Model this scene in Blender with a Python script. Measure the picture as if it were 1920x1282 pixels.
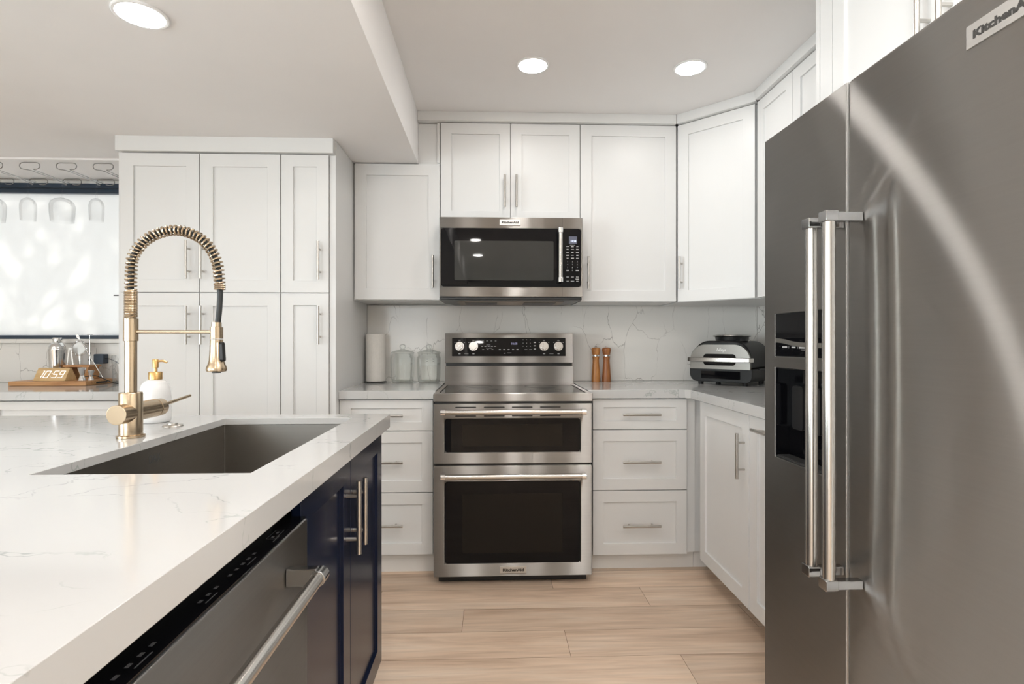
import bpy, bmesh, math, random
from mathutils import Vector, Matrix
random.seed(7)
PI = math.pi
sc = bpy.context.scene
for o in list(bpy.data.objects):
    bpy.data.objects.remove(o)
C = sc.collection

# ------------------------------------------------------------ camera
CT = 0.917            # worktop height
FZ = -0.012           # floor level
cam = bpy.data.cameras.new('camera')
cam.lens = 36.0 * 1024.0 / 1920.0
cam.sensor_width = 36.0
cam.clip_start = 0.02
cam_o = bpy.data.objects.new('camera', cam)
C.objects.link(cam_o)
cam_o.location = (0, 0, 1.16)
cam_o.rotation_euler = (PI/2, 0, -math.atan(38/1024.0))
sc.camera = cam_o

# ------------------------------------------------------------ light and exposure
sc.view_settings.view_transform = 'Standard'
sc.view_settings.look = 'None'
sc.view_settings.exposure = 0.08
sc.view_settings.gamma = 1.0
sc.view_settings.use_curve_mapping = False
LAMP = 52.0           # radiance of a recessed lamp's lens
DAY = 1.0
w = bpy.data.worlds.new('world')
sc.world = w
w.use_nodes = True
bg = w.node_tree.nodes['Background']
bg.inputs[0].default_value = (0.90, 0.95, 1.0, 1)
bg.inputs[1].default_value = 1.6

def area(name, loc, rot, sx, sy, power, col):
    l = bpy.data.lights.new(name, 'AREA')
    l.shape = 'RECTANGLE'; l.size = sx; l.size_y = sy
    l.energy = power; l.color = col
    o = bpy.data.objects.new(name, l)
    C.objects.link(o)
    o.location = loc; o.rotation_euler = rot
    return o
# added fill lights, set outside the made-up rear doors and side window
area('fill_rear', (-2.4, -3.72, 1.05), (PI/2, 0, 0), 2.6, 2.0, 75*DAY, (0.97, 0.98, 1.0))
area('fill_side', (-4.72, -1.4, 1.2), (PI/2, 0, -PI/2), 3.2, 1.6, 225*DAY, (0.93, 0.98, 1.0))
# sky light falling on the frosted bar window from outside
area('daylight_bar', (-2.9, 4.05, 1.75), (-PI/2, 0, 0), 2.6, 1.6, 31*DAY, (1.0, 0.99, 0.965))
sun = bpy.data.lights.new('sun', 'SUN')
sun.energy = 9.0; sun.angle = math.radians(0.9); sun.color = (1.0, 0.96, 0.88)
sun_o = bpy.data.objects.new('sun', sun)
C.objects.link(sun_o)
sun_o.rotation_euler = Vector((-0.25, -1.0, -0.85)).to_track_quat('-Z', 'Y').to_euler()

# ------------------------------------------------------------ materials
def S(r, g, b):
    f = lambda c: c/12.92 if c <= 0.04045 else ((c+0.055)/1.055)**2.4
    return (f(r/255), f(g/255), f(b/255), 1)

def newmat(name):
    m = bpy.data.materials.new(name)
    m.use_nodes = True
    return m, m.node_tree.nodes, m.node_tree.links, m.node_tree.nodes['Principled BSDF']

def noise_var(n, l, col, scale, amt, coord='Object', stretch=(1, 1, 1)):
    tc = n.new('ShaderNodeTexCoord')
    mp = n.new('ShaderNodeMapping'); mp.inputs['Scale'].default_value = stretch
    nz = n.new('ShaderNodeTexNoise'); nz.inputs['Scale'].default_value = scale
    nz.inputs['Detail'].default_value = 3
    l.new(tc.outputs[coord], mp.inputs[0]); l.new(mp.outputs[0], nz.inputs['Vector'])
    rp = n.new('ShaderNodeValToRGB')
    a = [max(0, c*(1-amt)) for c in col[:3]] + [1]
    b = [min(1, c*(1+amt)) for c in col[:3]] + [1]
    rp.color_ramp.elements[0].color = a; rp.color_ramp.elements[0].position = 0.3
    rp.color_ramp.elements[1].color = b; rp.color_ramp.elements[1].position = 0.7
    l.new(nz.outputs['Fac'], rp.inputs[0])
    return rp, nz

def paint(name, col, rough=0.4, var=0.012, scale=9, bump=0.0, spec=0.5, coat=0.0):
    m, n, l, b = newmat(name)
    rp, nz = noise_var(n, l, col, scale, var)
    l.new(rp.outputs[0], b.inputs['Base Color'])
    b.inputs['Roughness'].default_value = rough
    b.inputs['Specular IOR Level'].default_value = spec
    b.inputs['Coat Weight'].default_value = coat
    b.inputs['Coat Roughness'].default_value = 0.12
    if bump:
        tc = n.new('ShaderNodeTexCoord')
        nz2 = n.new('ShaderNodeTexNoise'); nz2.inputs['Scale'].default_value = 220
        l.new(tc.outputs['Object'], nz2.inputs['Vector'])
        bp = n.new('ShaderNodeBump'); bp.inputs['Strength'].default_value = bump
        bp.inputs['Distance'].default_value = 0.002
        l.new(nz2.outputs['Fac'], bp.inputs['Height']); l.new(bp.outputs[0], b.inputs['Normal'])
    return m

def metal(name, col, rough=0.3, anis=0.0, var=0.03, stretch=(1.5, 1.5, 260), tang=(0, 0.05, 1)):
    m, n, l, b = newmat(name)
    rp, nz = noise_var(n, l, col, 1.0, var, 'Object', stretch)
    mr = n.new('ShaderNodeMapRange')
    mr.inputs['To Min'].default_value = rough*0.95; mr.inputs['To Max'].default_value = rough*1.05
    l.new(nz.outputs['Fac'], mr.inputs['Value'])
    if not anis:
        b.inputs['Metallic'].default_value = 1
        l.new(rp.outputs[0], b.inputs['Base Color'])
        l.new(mr.outputs[0], b.inputs['Roughness'])
        return m
    # grain runs level: highlights spread up and down, hardly sideways
    n.remove(b)
    g = n.new('ShaderNodeBsdfAnisotropic')
    l.new(rp.outputs[0], g.inputs['Color']); l.new(mr.outputs[0], g.inputs['Roughness'])
    g.inputs['Anisotropy'].default_value = -anis
    cx = n.new('ShaderNodeCombineXYZ')
    for i in range(3): cx.inputs[i].default_value = tang[i]
    l.new(cx.outputs[0], g.inputs['Tangent'])
    l.new(g.outputs[0], n['Material Output'].inputs[0])
    return m

def quartz(name, base, vein, scale, width, cover, strength, rough=0.12, stretch=(1, 1, 1), warp=0.35):
    m, n, l, b = newmat(name)
    tc = n.new('ShaderNodeTexCoord')
    mp = n.new('ShaderNodeMapping'); mp.inputs['Scale'].default_value = stretch
    l.new(tc.outputs['Object'], mp.inputs[0])
    nz = n.new('ShaderNodeTexNoise'); nz.inputs['Scale'].default_value = 4.0; nz.inputs['Detail'].default_value = 5
    l.new(mp.outputs[0], nz.inputs['Vector'])
    sub = n.new('ShaderNodeVectorMath'); sub.operation = 'SUBTRACT'; sub.inputs[1].default_value = (.5, .5, .5)
    l.new(nz.outputs['Color'], sub.inputs[0])
    scl = n.new('ShaderNodeVectorMath'); scl.operation = 'SCALE'; scl.inputs['Scale'].default_value = warp
    l.new(sub.outputs[0], scl.inputs[0])
    add = n.new('ShaderNodeVectorMath'); add.operation = 'ADD'
    l.new(mp.outputs[0], add.inputs[0]); l.new(scl.outputs[0], add.inputs[1])
    vo = n.new('ShaderNodeTexVoronoi'); vo.feature = 'DISTANCE_TO_EDGE'; vo.inputs['Scale'].default_value = scale
    l.new(add.outputs[0], vo.inputs['Vector'])
    mr = n.new('ShaderNodeMapRange'); mr.interpolation_type = 'SMOOTHSTEP'
    mr.inputs['From Min'].default_value = 0; mr.inputs['From Max'].default_value = width
    mr.inputs['To Min'].default_value = 1; mr.inputs['To Max'].default_value = 0
    l.new(vo.outputs['Distance'], mr.inputs['Value'])
    n2 = n.new('ShaderNodeTexNoise'); n2.inputs['Scale'].default_value = 3.3; n2.inputs['Detail'].default_value = 4
    l.new(add.outputs[0], n2.inputs['Vector'])
    m2 = n.new('ShaderNodeMapRange'); m2.interpolation_type = 'SMOOTHSTEP'
    m2.inputs['From Min'].default_value = cover; m2.inputs['From Max'].default_value = cover+0.14
    l.new(n2.outputs['Fac'], m2.inputs['Value'])
    mu = n.new('ShaderNodeMath'); mu.operation = 'MULTIPLY'
    l.new(mr.outputs[0], mu.inputs[0]); l.new(m2.outputs[0], mu.inputs[1])
    mu2 = n.new('ShaderNodeMath'); mu2.operation = 'MULTIPLY'; mu2.inputs[1].default_value = strength
    l.new(mu.outputs[0], mu2.inputs[0])
    n3 = n.new('ShaderNodeTexNoise'); n3.inputs['Scale'].default_value = 2.0
    l.new(tc.outputs['Object'], n3.inputs['Vector'])
    rb = n.new('ShaderNodeValToRGB')
    rb.color_ramp.elements[0].color = [c*0.965 for c in base[:3]]+[1]; rb.color_ramp.elements[0].position = .35
    rb.color_ramp.elements[1].color = base; rb.color_ramp.elements[1].position = .65
    l.new(n3.outputs['Fac'], rb.inputs[0])
    mx = n.new('ShaderNodeMix'); mx.data_type = 'RGBA'
    l.new(mu2.outputs[0], mx.inputs['Factor']); l.new(rb.outputs[0], mx.inputs['A']); mx.inputs['B'].default_value = vein
    l.new(mx.outputs['Result'], b.inputs['Base Color'])
    b.inputs['Roughness'].default_value = rough
    return m

def wood(name, c1, c2, c3, stretch=(3, 30, 30), rough=0.45, attr=None):
    m, n, l, b = newmat(name)
    tc = n.new('ShaderNodeTexCoord')
    vec = tc.outputs['Object']
    if attr:
        at = n.new('ShaderNodeAttribute'); at.attribute_name = attr
        sc_ = n.new('ShaderNodeVectorMath'); sc_.operation = 'SCALE'; sc_.inputs['Scale'].default_value = 37.0
        l.new(at.outputs['Color'], sc_.inputs[0])
        ad = n.new('ShaderNodeVectorMath'); ad.operation = 'ADD'
        l.new(vec, ad.inputs[0]); l.new(sc_.outputs[0], ad.inputs[1])
        vec = ad.outputs[0]
    mp = n.new('ShaderNodeMapping'); mp.inputs['Scale'].default_value = stretch
    l.new(vec, mp.inputs[0])
    nz = n.new('ShaderNodeTexNoise'); nz.inputs['Scale'].default_value = 1.0; nz.inputs['Detail'].default_value = 6
    nz.inputs['Roughness'].default_value = 0.6; nz.inputs['Distortion'].default_value = 0.6
    l.new(mp.outputs[0], nz.inputs['Vector'])
    rp = n.new('ShaderNodeValToRGB')
    e = rp.color_ramp.elements
    e[0].color = c1; e[0].position = 0.28; e[1].color = c3; e[1].position = 0.72
    k = e.new(0.5); k.color = c2
    l.new(nz.outputs['Fac'], rp.inputs[0])
    out = rp.outputs[0]
    if attr:
        mp2 = n.new('ShaderNodeMapping'); mp2.inputs['Scale'].default_value = (stretch[0]*4, stretch[1]*7, 1)
        l.new(vec, mp2.inputs[0])
        n2 = n.new('ShaderNodeTexNoise'); n2.inputs['Scale'].default_value = 1.0; n2.inputs['Detail'].default_value = 4
        l.new(mp2.outputs[0], n2.inputs['Vector'])
        mrf = n.new('ShaderNodeMapRange'); mrf.inputs['From Min'].default_value = .3; mrf.inputs['From Max'].default_value = .7
        mrf.inputs['To Min'].default_value = .90; mrf.inputs['To Max'].default_value = 1.08
        l.new(n2.outputs['Fac'], mrf.inputs['Value'])
        sp = n.new('ShaderNodeSeparateColor'); l.new(at.outputs['Color'], sp.inputs[0])
        mr = n.new('ShaderNodeMapRange'); mr.inputs['To Min'].default_value = .88; mr.inputs['To Max'].default_value = 1.10
        l.new(sp.outputs[0], mr.inputs['Value'])
        mm = n.new('ShaderNodeMath'); mm.operation = 'MULTIPLY'
        l.new(mr.outputs[0], mm.inputs[0]); l.new(mrf.outputs[0], mm.inputs[1])
        sv = n.new('ShaderNodeVectorMath'); sv.operation = 'SCALE'
        l.new(out, sv.inputs[0]); l.new(mm.outputs[0], sv.inputs['Scale'])
        out = sv.outputs[0]
    l.new(out, b.inputs['Base Color'])
    b.inputs['Roughness'].default_value = rough
    return m

def clear(name, tint, edge, gloss=0.5, rough=0.02, epow=4.0):
    m, n, l, b = newmat(name)
    n.remove(b)
    out = n['Material Output']
    lw = n.new('ShaderNodeLayerWeight'); lw.inputs['Blend'].default_value = 0.35
    tc = n.new('ShaderNodeTexCoord')
    nz = n.new('ShaderNodeTexNoise'); nz.inputs['Scale'].default_value = 30
    l.new(tc.outputs['Object'], nz.inputs['Vector'])
    pw = n.new('ShaderNodeMath'); pw.operation = 'POWER'; pw.inputs[1].default_value = epow
    l.new(lw.outputs['Facing'], pw.inputs[0])
    mx = n.new('ShaderNodeMix'); mx.data_type = 'RGBA'
    l.new(pw.outputs[0], mx.inputs['Factor']); mx.inputs['A'].default_value = tint; mx.inputs['B'].default_value = edge
    tr = n.new('ShaderNodeBsdfTransparent'); l.new(mx.outputs['Result'], tr.inputs[0])
    gl = n.new('ShaderNodeBsdfGlossy')
    mr = n.new('ShaderNodeMapRange'); mr.inputs['To Min'].default_value = rough; mr.inputs['To Max'].default_value = rough*1.6+0.005
    l.new(nz.outputs['Fac'], mr.inputs['Value']); l.new(mr.outputs[0], gl.inputs['Roughness'])
    fr = n.new('ShaderNodeFresnel'); fr.inputs['IOR'].default_value = 1.45
    ad = n.new('ShaderNodeMath'); ad.operation = 'MULTIPLY'; ad.inputs[1].default_value = gloss
    l.new(fr.outputs[0], ad.inputs[0])
    cl = n.new('ShaderNodeClamp'); l.new(ad.outputs[0], cl.inputs[0])
    ms = n.new('ShaderNodeMixShader')
    l.new(cl.outputs[0], ms.inputs[0]); l.new(tr.outputs[0], ms.inputs[1]); l.new(gl.outputs[0], ms.inputs[2])
    l.new(ms.outputs[0], out.inputs[0])
    return m

def emit(name, col, strength):
    m, n, l, b = newmat(name)
    b.inputs['Base Color'].default_value = (0.8, 0.8, 0.8, 1) if strength > 20 else (0.03, 0.03, 0.03, 1)
    b.inputs['Emission Color'].default_value = col
    b.inputs['Emission Strength'].default_value = strength
    return m

M = {}
M['wall'] = paint('wall_paint', S(236, 234, 229), 0.7, 0.01, 5, 0.06)
M['ceil'] = paint('ceiling_paint', S(243, 241, 240), 0.8, 0.008, 4, 0.05)
M['white'] = paint('white_cabinet_lacquer', S(227, 227, 226), 0.36, 0.006, 6)
M['kick'] = paint('white_kick_board', S(226, 223, 219), 0.45, 0.01, 6)
M['navy'] = paint('navy_cabinet_lacquer', S(21, 29, 50), 0.24, 0.03, 8, 0, 0.3, coat=0.05)
M['navyframe'] = paint('navy_window_frame', S(33, 50, 68), 0.35, 0.02, 10)
M['steel'] = metal('brushed_stainless', (0.39, 0.38, 0.365, 1), 0.335, 0.85, 0.02)
M['steel_fridge'] = metal('brushed_stainless_refrigerator', (0.60, 0.585, 0.565, 1), 0.30, 0.89, 0.015)
M['steel_sink'] = metal('satin_sink_steel', (0.30, 0.285, 0.265, 1), 0.34, 0.6, 0.02)
M['steel_grill'] = metal('grill_lid_steel', (0.34, 0.33, 0.31, 1), 0.38, 0.5, 0.02)
M['wire'] = metal('rack_wire', (0.36, 0.36, 0.355, 1), 0.25, 0.0, 0.02)
M['knob'] = metal('knob_metal', (0.52, 0.51, 0.50, 1), 0.2, 0.0, 0.02)
M['bar'] = metal('satin_steel_bar', (0.58, 0.56, 0.53, 1), 0.23, 0.0, 0.02)
M['chrome'] = metal('polished_chrome', (0.86, 0.86, 0.86, 1), 0.07, 0.0, 0.01)
M['nickel'] = metal('satin_nickel_pull', (0.56, 0.535, 0.50, 1), 0.28, 0.0, 0.02)
M['brass'] = metal('brushed_champagne_brass', (0.56, 0.445, 0.315, 1), 0.24, 0.0, 0.02)
M['gold'] = metal('gold_pump', (0.72, 0.46, 0.19, 1), 0.30, 0.0, 0.02)
M['shiny'] = metal('shiny_steel', (0.80, 0.80, 0.80, 1), 0.12, 0.0, 0.01)
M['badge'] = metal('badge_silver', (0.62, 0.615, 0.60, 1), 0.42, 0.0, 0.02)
M['blackglass'] = paint('black_glass', (0.004, 0.004, 0.005, 1), 0.025, 0.05, 3, 0, 0.2)
M['cooktop'] = paint('cooktop_glass', (0.012, 0.012, 0.013, 1), 0.06, 0.05, 3)
M['ovenwin'] = paint('microwave_window', (0.035, 0.036, 0.034, 1), 0.025, 0.03, 10, 0, 0.35)
M['ovenin'] = paint('oven_inner_window', (0.008, 0.007, 0.006, 1), 0.07, 0.02, 5, 0, 0.22)
M['black'] = paint('black_plastic', (0.012, 0.012, 0.013, 1), 0.35, 0.1, 20)
M['blackmatte'] = paint('matte_black', (0.03, 0.03, 0.03, 1), 0.55, 0.1, 30)
M['rubber'] = paint('dark_rubber_hose', (0.022, 0.026, 0.027, 1), 0.5, 0.1, 40)
M['darkgrey'] = paint('dark_grey_case', (0.08, 0.08, 0.08, 1), 0.5, 0.05, 20)
M['grill'] = paint('grill_body', (0.013, 0.013, 0.013, 1), 0.4, 0.06, 30, 0, 0.25)
M['mark'] = paint('grey_marking', (0.42, 0.42, 0.42, 1), 0.5, 0.02, 30)
M['etch'] = paint('etched_lettering', (0.10, 0.10, 0.10, 1), 0.5, 0.02, 30)
M['bracket'] = metal('dark_polished_bracket', (0.40, 0.40, 0.40, 1), 0.14, 0.0, 0.01)
M['darkmark'] = paint('dark_marking', (0.035, 0.033, 0.03, 1), 0.5, 0.02, 30)
M['faintmark'] = paint('faint_marking', (0.09, 0.09, 0.095, 1), 0.5, 0.02, 30)
M['ceramic'] = paint('white_ceramic', S(240, 240, 240), 0.12, 0.004, 6)
M['paper'] = paint('paper_towel', S(240, 236, 230), 0.9, 0.02, 60, 0.5)
M['plate'] = paint('white_outlet_plate', S(238, 237, 234), 0.35, 0.01, 20)
M['quartz'] = quartz('island_quartz', S(202, 202, 201), S(130, 142, 136), 4.0, 0.016, 0.42, 0.5, 0.10, (1.0, 1.7, 1), 0.55)
M['splash'] = quartz('backsplash_quartz', S(236, 233, 228), S(122, 115, 107), 3.7, 0.010, 0.41, 0.62, 0.16, (1.55, 1, .72), 0.26)
M['floor'] = wood('oak_plank', S(192, 162, 137), S(221, 196, 172), S(233, 214, 194), (1.1, 11, 1), 0.45, 'tint')
M['groove'] = paint('plank_groove', S(120, 92, 68), 0.8, 0.05, 20)
M['bamboo'] = wood('bamboo', S(178, 124, 78), S(200, 148, 98), S(216, 168, 120), (4, 60, 60), 0.45)
M['clockwood'] = wood('clock_veneer', S(204, 166, 116), S(216, 182, 132), S(226, 194, 148), (5, 40, 40), 0.5)
M['acacia'] = wood('acacia', S(146, 90, 46), S(186, 124, 68), S(212, 156, 98), (45, 45, 5), 0.38)
M['acacia2'] = wood('walnut', S(118, 68, 36), S(158, 98, 54), S(184, 126, 78), (45, 45, 5), 0.38)
M['jar'] = clear('jar_glass', (0.978, 0.988, 0.980, 1), (0.45, 0.49, 0.46, 1), 0.45, 0.02, 4.5)
M['glass'] = clear('wine_glass', (0.99, 0.99, 0.99, 1), (0.86, 0.865, 0.87, 1), 0.2, 0.02, 4.0)
M['acrylic'] = clear('clear_acrylic', (0.975, 0.98, 0.98, 1), (0.6, 0.63, 0.63, 1), 0.6)
M['pane'] = clear('window_glass', (0.96, 0.98, 0.98, 1), (0.7, 0.75, 0.75, 1), 0.9)
M['lens'] = emit('lamp_lens', (1.0, 0.957, 0.915, 1), LAMP)
M['lens_boost'] = emit('lamp_lens_fill_boost', (1.0, 0.957, 0.915, 1), LAMP*2.5)  # lens emission raised so the unseen lamps act as fill
M['led'] = emit('white_led', (1, 1, 1, 1), 1.6)
M['lcd'] = emit('blue_white_digits', (0.75, 0.82, 1, 1), 1.3)
M['lcddim'] = emit('dim_blue_digits', (0.5, 0.5, 0.85, 1), 0.45)
M['lcdback'] = emit('lit_display_back', (0.22, 0.24, 0.36, 1), 0.35)
M['leaf'] = paint('leaf', (0.05, 0.14, 0.03, 1), 0.5, 0.3, 4)
# frosted window film
m, n, l, b = newmat('frosted_pane')
tl = n.new('ShaderNodeBsdfTranslucent')
rp_, _z = noise_var(n, l, (0.90, 0.905, 0.90, 1), 3, 0.01)
l.new(rp_.outputs[0], tl.inputs[0])
gl = n.new('ShaderNodeBsdfGlossy'); gl.inputs['Roughness'].default_value = 0.06
fr = n.new('ShaderNodeFresnel'); fr.inputs['IOR'].default_value = 1.4
df = n.new('ShaderNodeBsdfDiffuse'); df.inputs[0].default_value = (0.85, 0.85, 0.84, 1)
mx1 = n.new('ShaderNodeMixShader'); mx1.inputs[0].default_value = 0.35
l.new(tl.outputs[0], mx1.inputs[1]); l.new(df.outputs[0], mx1.inputs[2])
mx2 = n.new('ShaderNodeMixShader')
l.new(fr.outputs[0], mx2.inputs[0]); l.new(mx1.outputs[0], mx2.inputs[1]); l.new(gl.outputs[0], mx2.inputs[2])
l.new(mx2.outputs[0], n['Material Output'].inputs[0])
M['frost'] = m

# ------------------------------------------------------------ object helpers
WM = {}   # world matrices of objects with a place of their own

def thing(name, label, cat, loc=(0, 0, 0), rz=0.0, group=None):
    o = bpy.data.objects.new(name, None)
    C.objects.link(o)
    o.empty_display_size = 0.05
    o.location = loc; o.rotation_euler = (0, 0, rz)
    WM[o.name] = Matrix.Translation(Vector(loc)) @ Matrix.Rotation(rz, 4, 'Z')
    o['label'] = label; o['category'] = cat
    if group: o['group'] = group
    return o

def tag(o, label, cat, group=None):
    o['label'] = label; o['category'] = cat
    if group: o['group'] = group
    return o

class MB:
    """collects shapes in one bmesh; build() links them as ONE mesh object"""
    def __init__(s):
        s.bm = bmesh.new(); s.cache = {}
    def v(s, p):
        k = (round(p[0], 5), round(p[1], 5), round(p[2], 5))
        x = s.cache.get(k)
        if x is None:
            x = s.bm.verts.new(p); s.cache[k] = x
        return x
    def fresh(s): s.cache = {}; return s
    def face(s, pts):
        vs = []
        for p in pts:
            q = s.v(p)
            if q not in vs: vs.append(q)
        if len(vs) >= 3:
            try: return s.bm.faces.new(vs)
            except ValueError: return None
    def box(s, x0, x1, y0, y1, z0, z1):
        s.fresh()
        a = [(x, y, z) for x in (x0, x1) for y in (y0, y1) for z in (z0, z1)]
        for q in ((0, 1, 3, 2), (4, 6, 7, 5), (0, 4, 5, 1), (2, 3, 7, 6), (0, 2, 6, 4), (1, 5, 7, 3)):
            s.face([a[i] for i in q])
        return s
    def prism(s, poly, f0, f1):
        """poly: 2D points; f0/f1 map (u,v) to the two end faces"""
        s.fresh()
        A = [f0(*p) for p in poly]; B = [f1(*p) for p in poly]
        s.face(A); s.face(B[::-1])
        for i in range(len(poly)):
            j = (i+1) % len(poly)
            s.face([A[i], A[j], B[j], B[i]])
        return s
    def slab(s, u0, u1, v0, v1, t, holes, f):
        """slab with its front at w=0 and its back at w=t; holes (u0,u1,v0,v1,depth or None=through)"""
        s.fresh()
        us = sorted({round(x, 5) for x in [u0, u1] + [h[0] for h in holes] + [h[1] for h in holes]})
        vs = sorted({round(x, 5) for x in [v0, v1] + [h[2] for h in holes] + [h[3] for h in holes]})
        def dep(i, j):
            if i < 0 or j < 0 or i >= len(us)-1 or j >= len(vs)-1: return 'out'
            cu = (us[i]+us[i+1])/2; cv = (vs[j]+vs[j+1])/2
            for h in holes:
                if h[0] < cu < h[1] and h[2] < cv < h[3]:
                    return 'thru' if h[4] is None else h[4]
            return 0.0
        for i in range(len(us)-1):
            for j in range(len(vs)-1):
                d = dep(i, j)
                ua, ub, va, vb = us[i], us[i+1], vs[j], vs[j+1]
                if d != 'thru':
                    s.face([f(ua, va, d), f(ub, va, d), f(ub, vb, d), f(ua, vb, d)])
                    s.face([f(ua, va, t), f(ua, vb, t), f(ub, vb, t), f(ub, va, t)])
                for di, dj, p, q in ((1, 0, (ub, va), (ub, vb)), (-1, 0, (ua, va), (ua, vb)), (0, 1, (ua, vb), (ub, vb)), (0, -1, (ua, va), (ub, va))):
                    e = dep(i+di, j+dj)
                    lo = t if d == 'thru' else d
                    if e == 'out':
                        if d != 'thru': s.face([f(*p, d), f(*q, d), f(*q, t), f(*p, t)])
                    else:
                        hi = t if e == 'thru' else e
                        if lo < hi: s.face([f(*p, lo), f(*q, lo), f(*q, hi), f(*p, hi)])
        return s
    def rrect(s, u0, u1, v0, v1, r, w0, w1, f, seg=6):
        s.prism(rr(u0, u1, v0, v1, r, seg), lambda u, v: f(u, v, w0), lambda u, v: f(u, v, w1))
        return s
    def ring(s, c, ax, r, seg):
        ax = Vector(ax).normalized()
        t = Vector((0, 0, 1)) if abs(ax.z) < 0.9 else Vector((1, 0, 0))
        a = ax.cross(t).normalized(); b = ax.cross(a)
        return [tuple(Vector(c) + a*math.cos(2*PI*i/seg)*r + b*math.sin(2*PI*i/seg)*r) for i in range(seg)]
    def cyl(s, p0, p1, r0, r1=None, seg=20, cap=True):
        r1 = r0 if r1 is None else r1
        ax = Vector(p1)-Vector(p0)
        s.fresh()
        A = s.ring(p0, ax, r0, seg); B = s.ring(p1, ax, r1, seg)
        for i in range(seg):
            j = (i+1) % seg
            s.face([A[i], A[j], B[j], B[i]])
        if cap: s.face(A[::-1]); s.face(B)
        return s
    def tube(s, pts, r, seg=8, closed=False, cap=True):
        s.fresh()
        P = [Vector(p) for p in pts]; n = len(P)
        rings = []; prev = None
        for i in range(n):
            if closed: t = P[(i+1) % n]-P[i-1]
            else: t = P[min(i+1, n-1)]-P[max(i-1, 0)]
            t.normalize()
            if prev is None:
                h = Vector((0, 0, 1)) if abs(t.z) < 0.9 else Vector((1, 0, 0))
                a = t.cross(h).normalized()
            else:
                a = (prev - t*prev.dot(t)).normalized()
            prev = a; b = t.cross(a)
            rad = r[i] if isinstance(r, (list, tuple)) else r
            rings.append([s.bm.verts.new(P[i] + a*math.cos(2*PI*k/seg)*rad + b*math.sin(2*PI*k/seg)*rad) for k in range(seg)])
        for i in range(n if closed else n-1):
            A = rings[i]; B = rings[(i+1) % n]
            for k in range(seg):
                j = (k+1) % seg
                s.bm.faces.new([A[k], A[j], B[j], B[k]])
        if cap and not closed:
            s.bm.faces.new(rings[0][::-1]); s.bm.faces.new(rings[-1])
        return s
    def lathe(s, prof, c, seg=32, cap0=True, cap1=True):
        """prof: list of (radius, height) about the vertical through c"""
        s.fresh()
        rings = []
        for r, h in prof:
            if r < 1e-5: rings.append([s.bm.verts.new((c[0], c[1], c[2]+h))])
            else: rings.append([s.bm.verts.new((c[0]+r*math.cos(2*PI*k/seg), c[1]+r*math.sin(2*PI*k/seg), c[2]+h)) for k in range(seg)])
        for A, B in zip(rings, rings[1:]):
            for k in range(seg):
                j = (k+1) % seg
                q = [A[k % len(A)], A[j % len(A)], B[j % len(B)], B[k % len(B)]]
                u = []
                for x in q:
                    if x not in u: u.append(x)
                if len(u) >= 3: s.bm.faces.new(u)
        if cap0 and len(rings[0]) > 1: s.bm.faces.new(rings[0][::-1])
        if cap1 and len(rings[-1]) > 1: s.bm.faces.new(rings[-1])
        return s
    def text(s, body, size, f, bold=0.0, shear=0.0, spacing=1.0, width=None):
        """lettering; f maps (u,v) in the text plane to a point"""
        cu = bpy.data.curves.new('t', 'FONT')
        cu.body = body; cu.size = size; cu.align_x = 'CENTER'; cu.align_y = 'CENTER'
        cu.offset = bold; cu.shear = shear; cu.space_character = spacing; cu.resolution_u = 3
        o = bpy.data.objects.new('t', cu)
        C.objects.link(o)
        bpy.context.view_layer.update()
        me = o.evaluated_get(bpy.context.evaluated_depsgraph_get()).to_mesh()
        xs = [v.co.x for v in me.vertices]
        k = 1.0
        if width and xs: k = width/(max(xs)-min(xs))
        vs = [s.bm.verts.new(f(v.co.x*k, v.co.y)) for v in me.vertices]
        for p in me.polygons:
            try: s.bm.faces.new([vs[i] for i in p.vertices])
            except ValueError: pass
        bpy.data.objects.remove(o); bpy.data.curves.remove(cu)
        return s
    def build(s, name, mat, parent=None, local=False, bevel=0.0, seg=2, angle=35, recalc=True, kind=None, label=None, solid=True):
        if recalc: bmesh.ops.recalc_face_normals(s.bm, faces=s.bm.faces[:])
        me = bpy.data.meshes.new(name)
        pm = None
        if parent is not None and not local:
            q = parent
            while q is not None and q.name not in WM: q = q.parent
            if q is not None: pm = WM[q.name].inverted()
        if pm is not None: s.bm.transform(pm)
        for f in s.bm.faces: f.smooth = True
        s.bm.to_mesh(me); s.bm.free()
        me.set_sharp_from_angle(angle=math.radians(angle))
        o = bpy.data.objects.new(name, me)
        C.objects.link(o)
        me.materials.append(mat)
        if parent is not None: o.parent = parent
        if bevel:
            bv = o.modifiers.new('bevel', 'BEVEL')
            bv.width = bevel; bv.segments = seg; bv.limit_method = 'ANGLE'; bv.angle_limit = math.radians(40)
            bv.harden_normals = True; bv.use_clamp_overlap = True
        if kind: o['kind'] = kind
        if label: o['label'] = label
        return o

def rr(u0, u1, v0, v1, r, seg=6):
    if not isinstance(r, (tuple, list)): r = (r, r, r, r)   # lower-left, lower-right, upper-right, upper-left
    pts = []
    for cx, cy, a0, q in ((u0+r[0], v0+r[0], PI, r[0]), (u1-r[1], v0+r[1], 1.5*PI, r[1]), (u1-r[2], v1-r[2], 0, r[2]), (u0+r[3], v1-r[3], PI/2, r[3])):
        if q <= 0: pts.append((cx, cy)); continue
        for i in range(seg+1):
            a = a0 + i*PI/2/seg
            pts.append((cx+q*math.cos(a), cy+q*math.sin(a)))
    return pts

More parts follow.
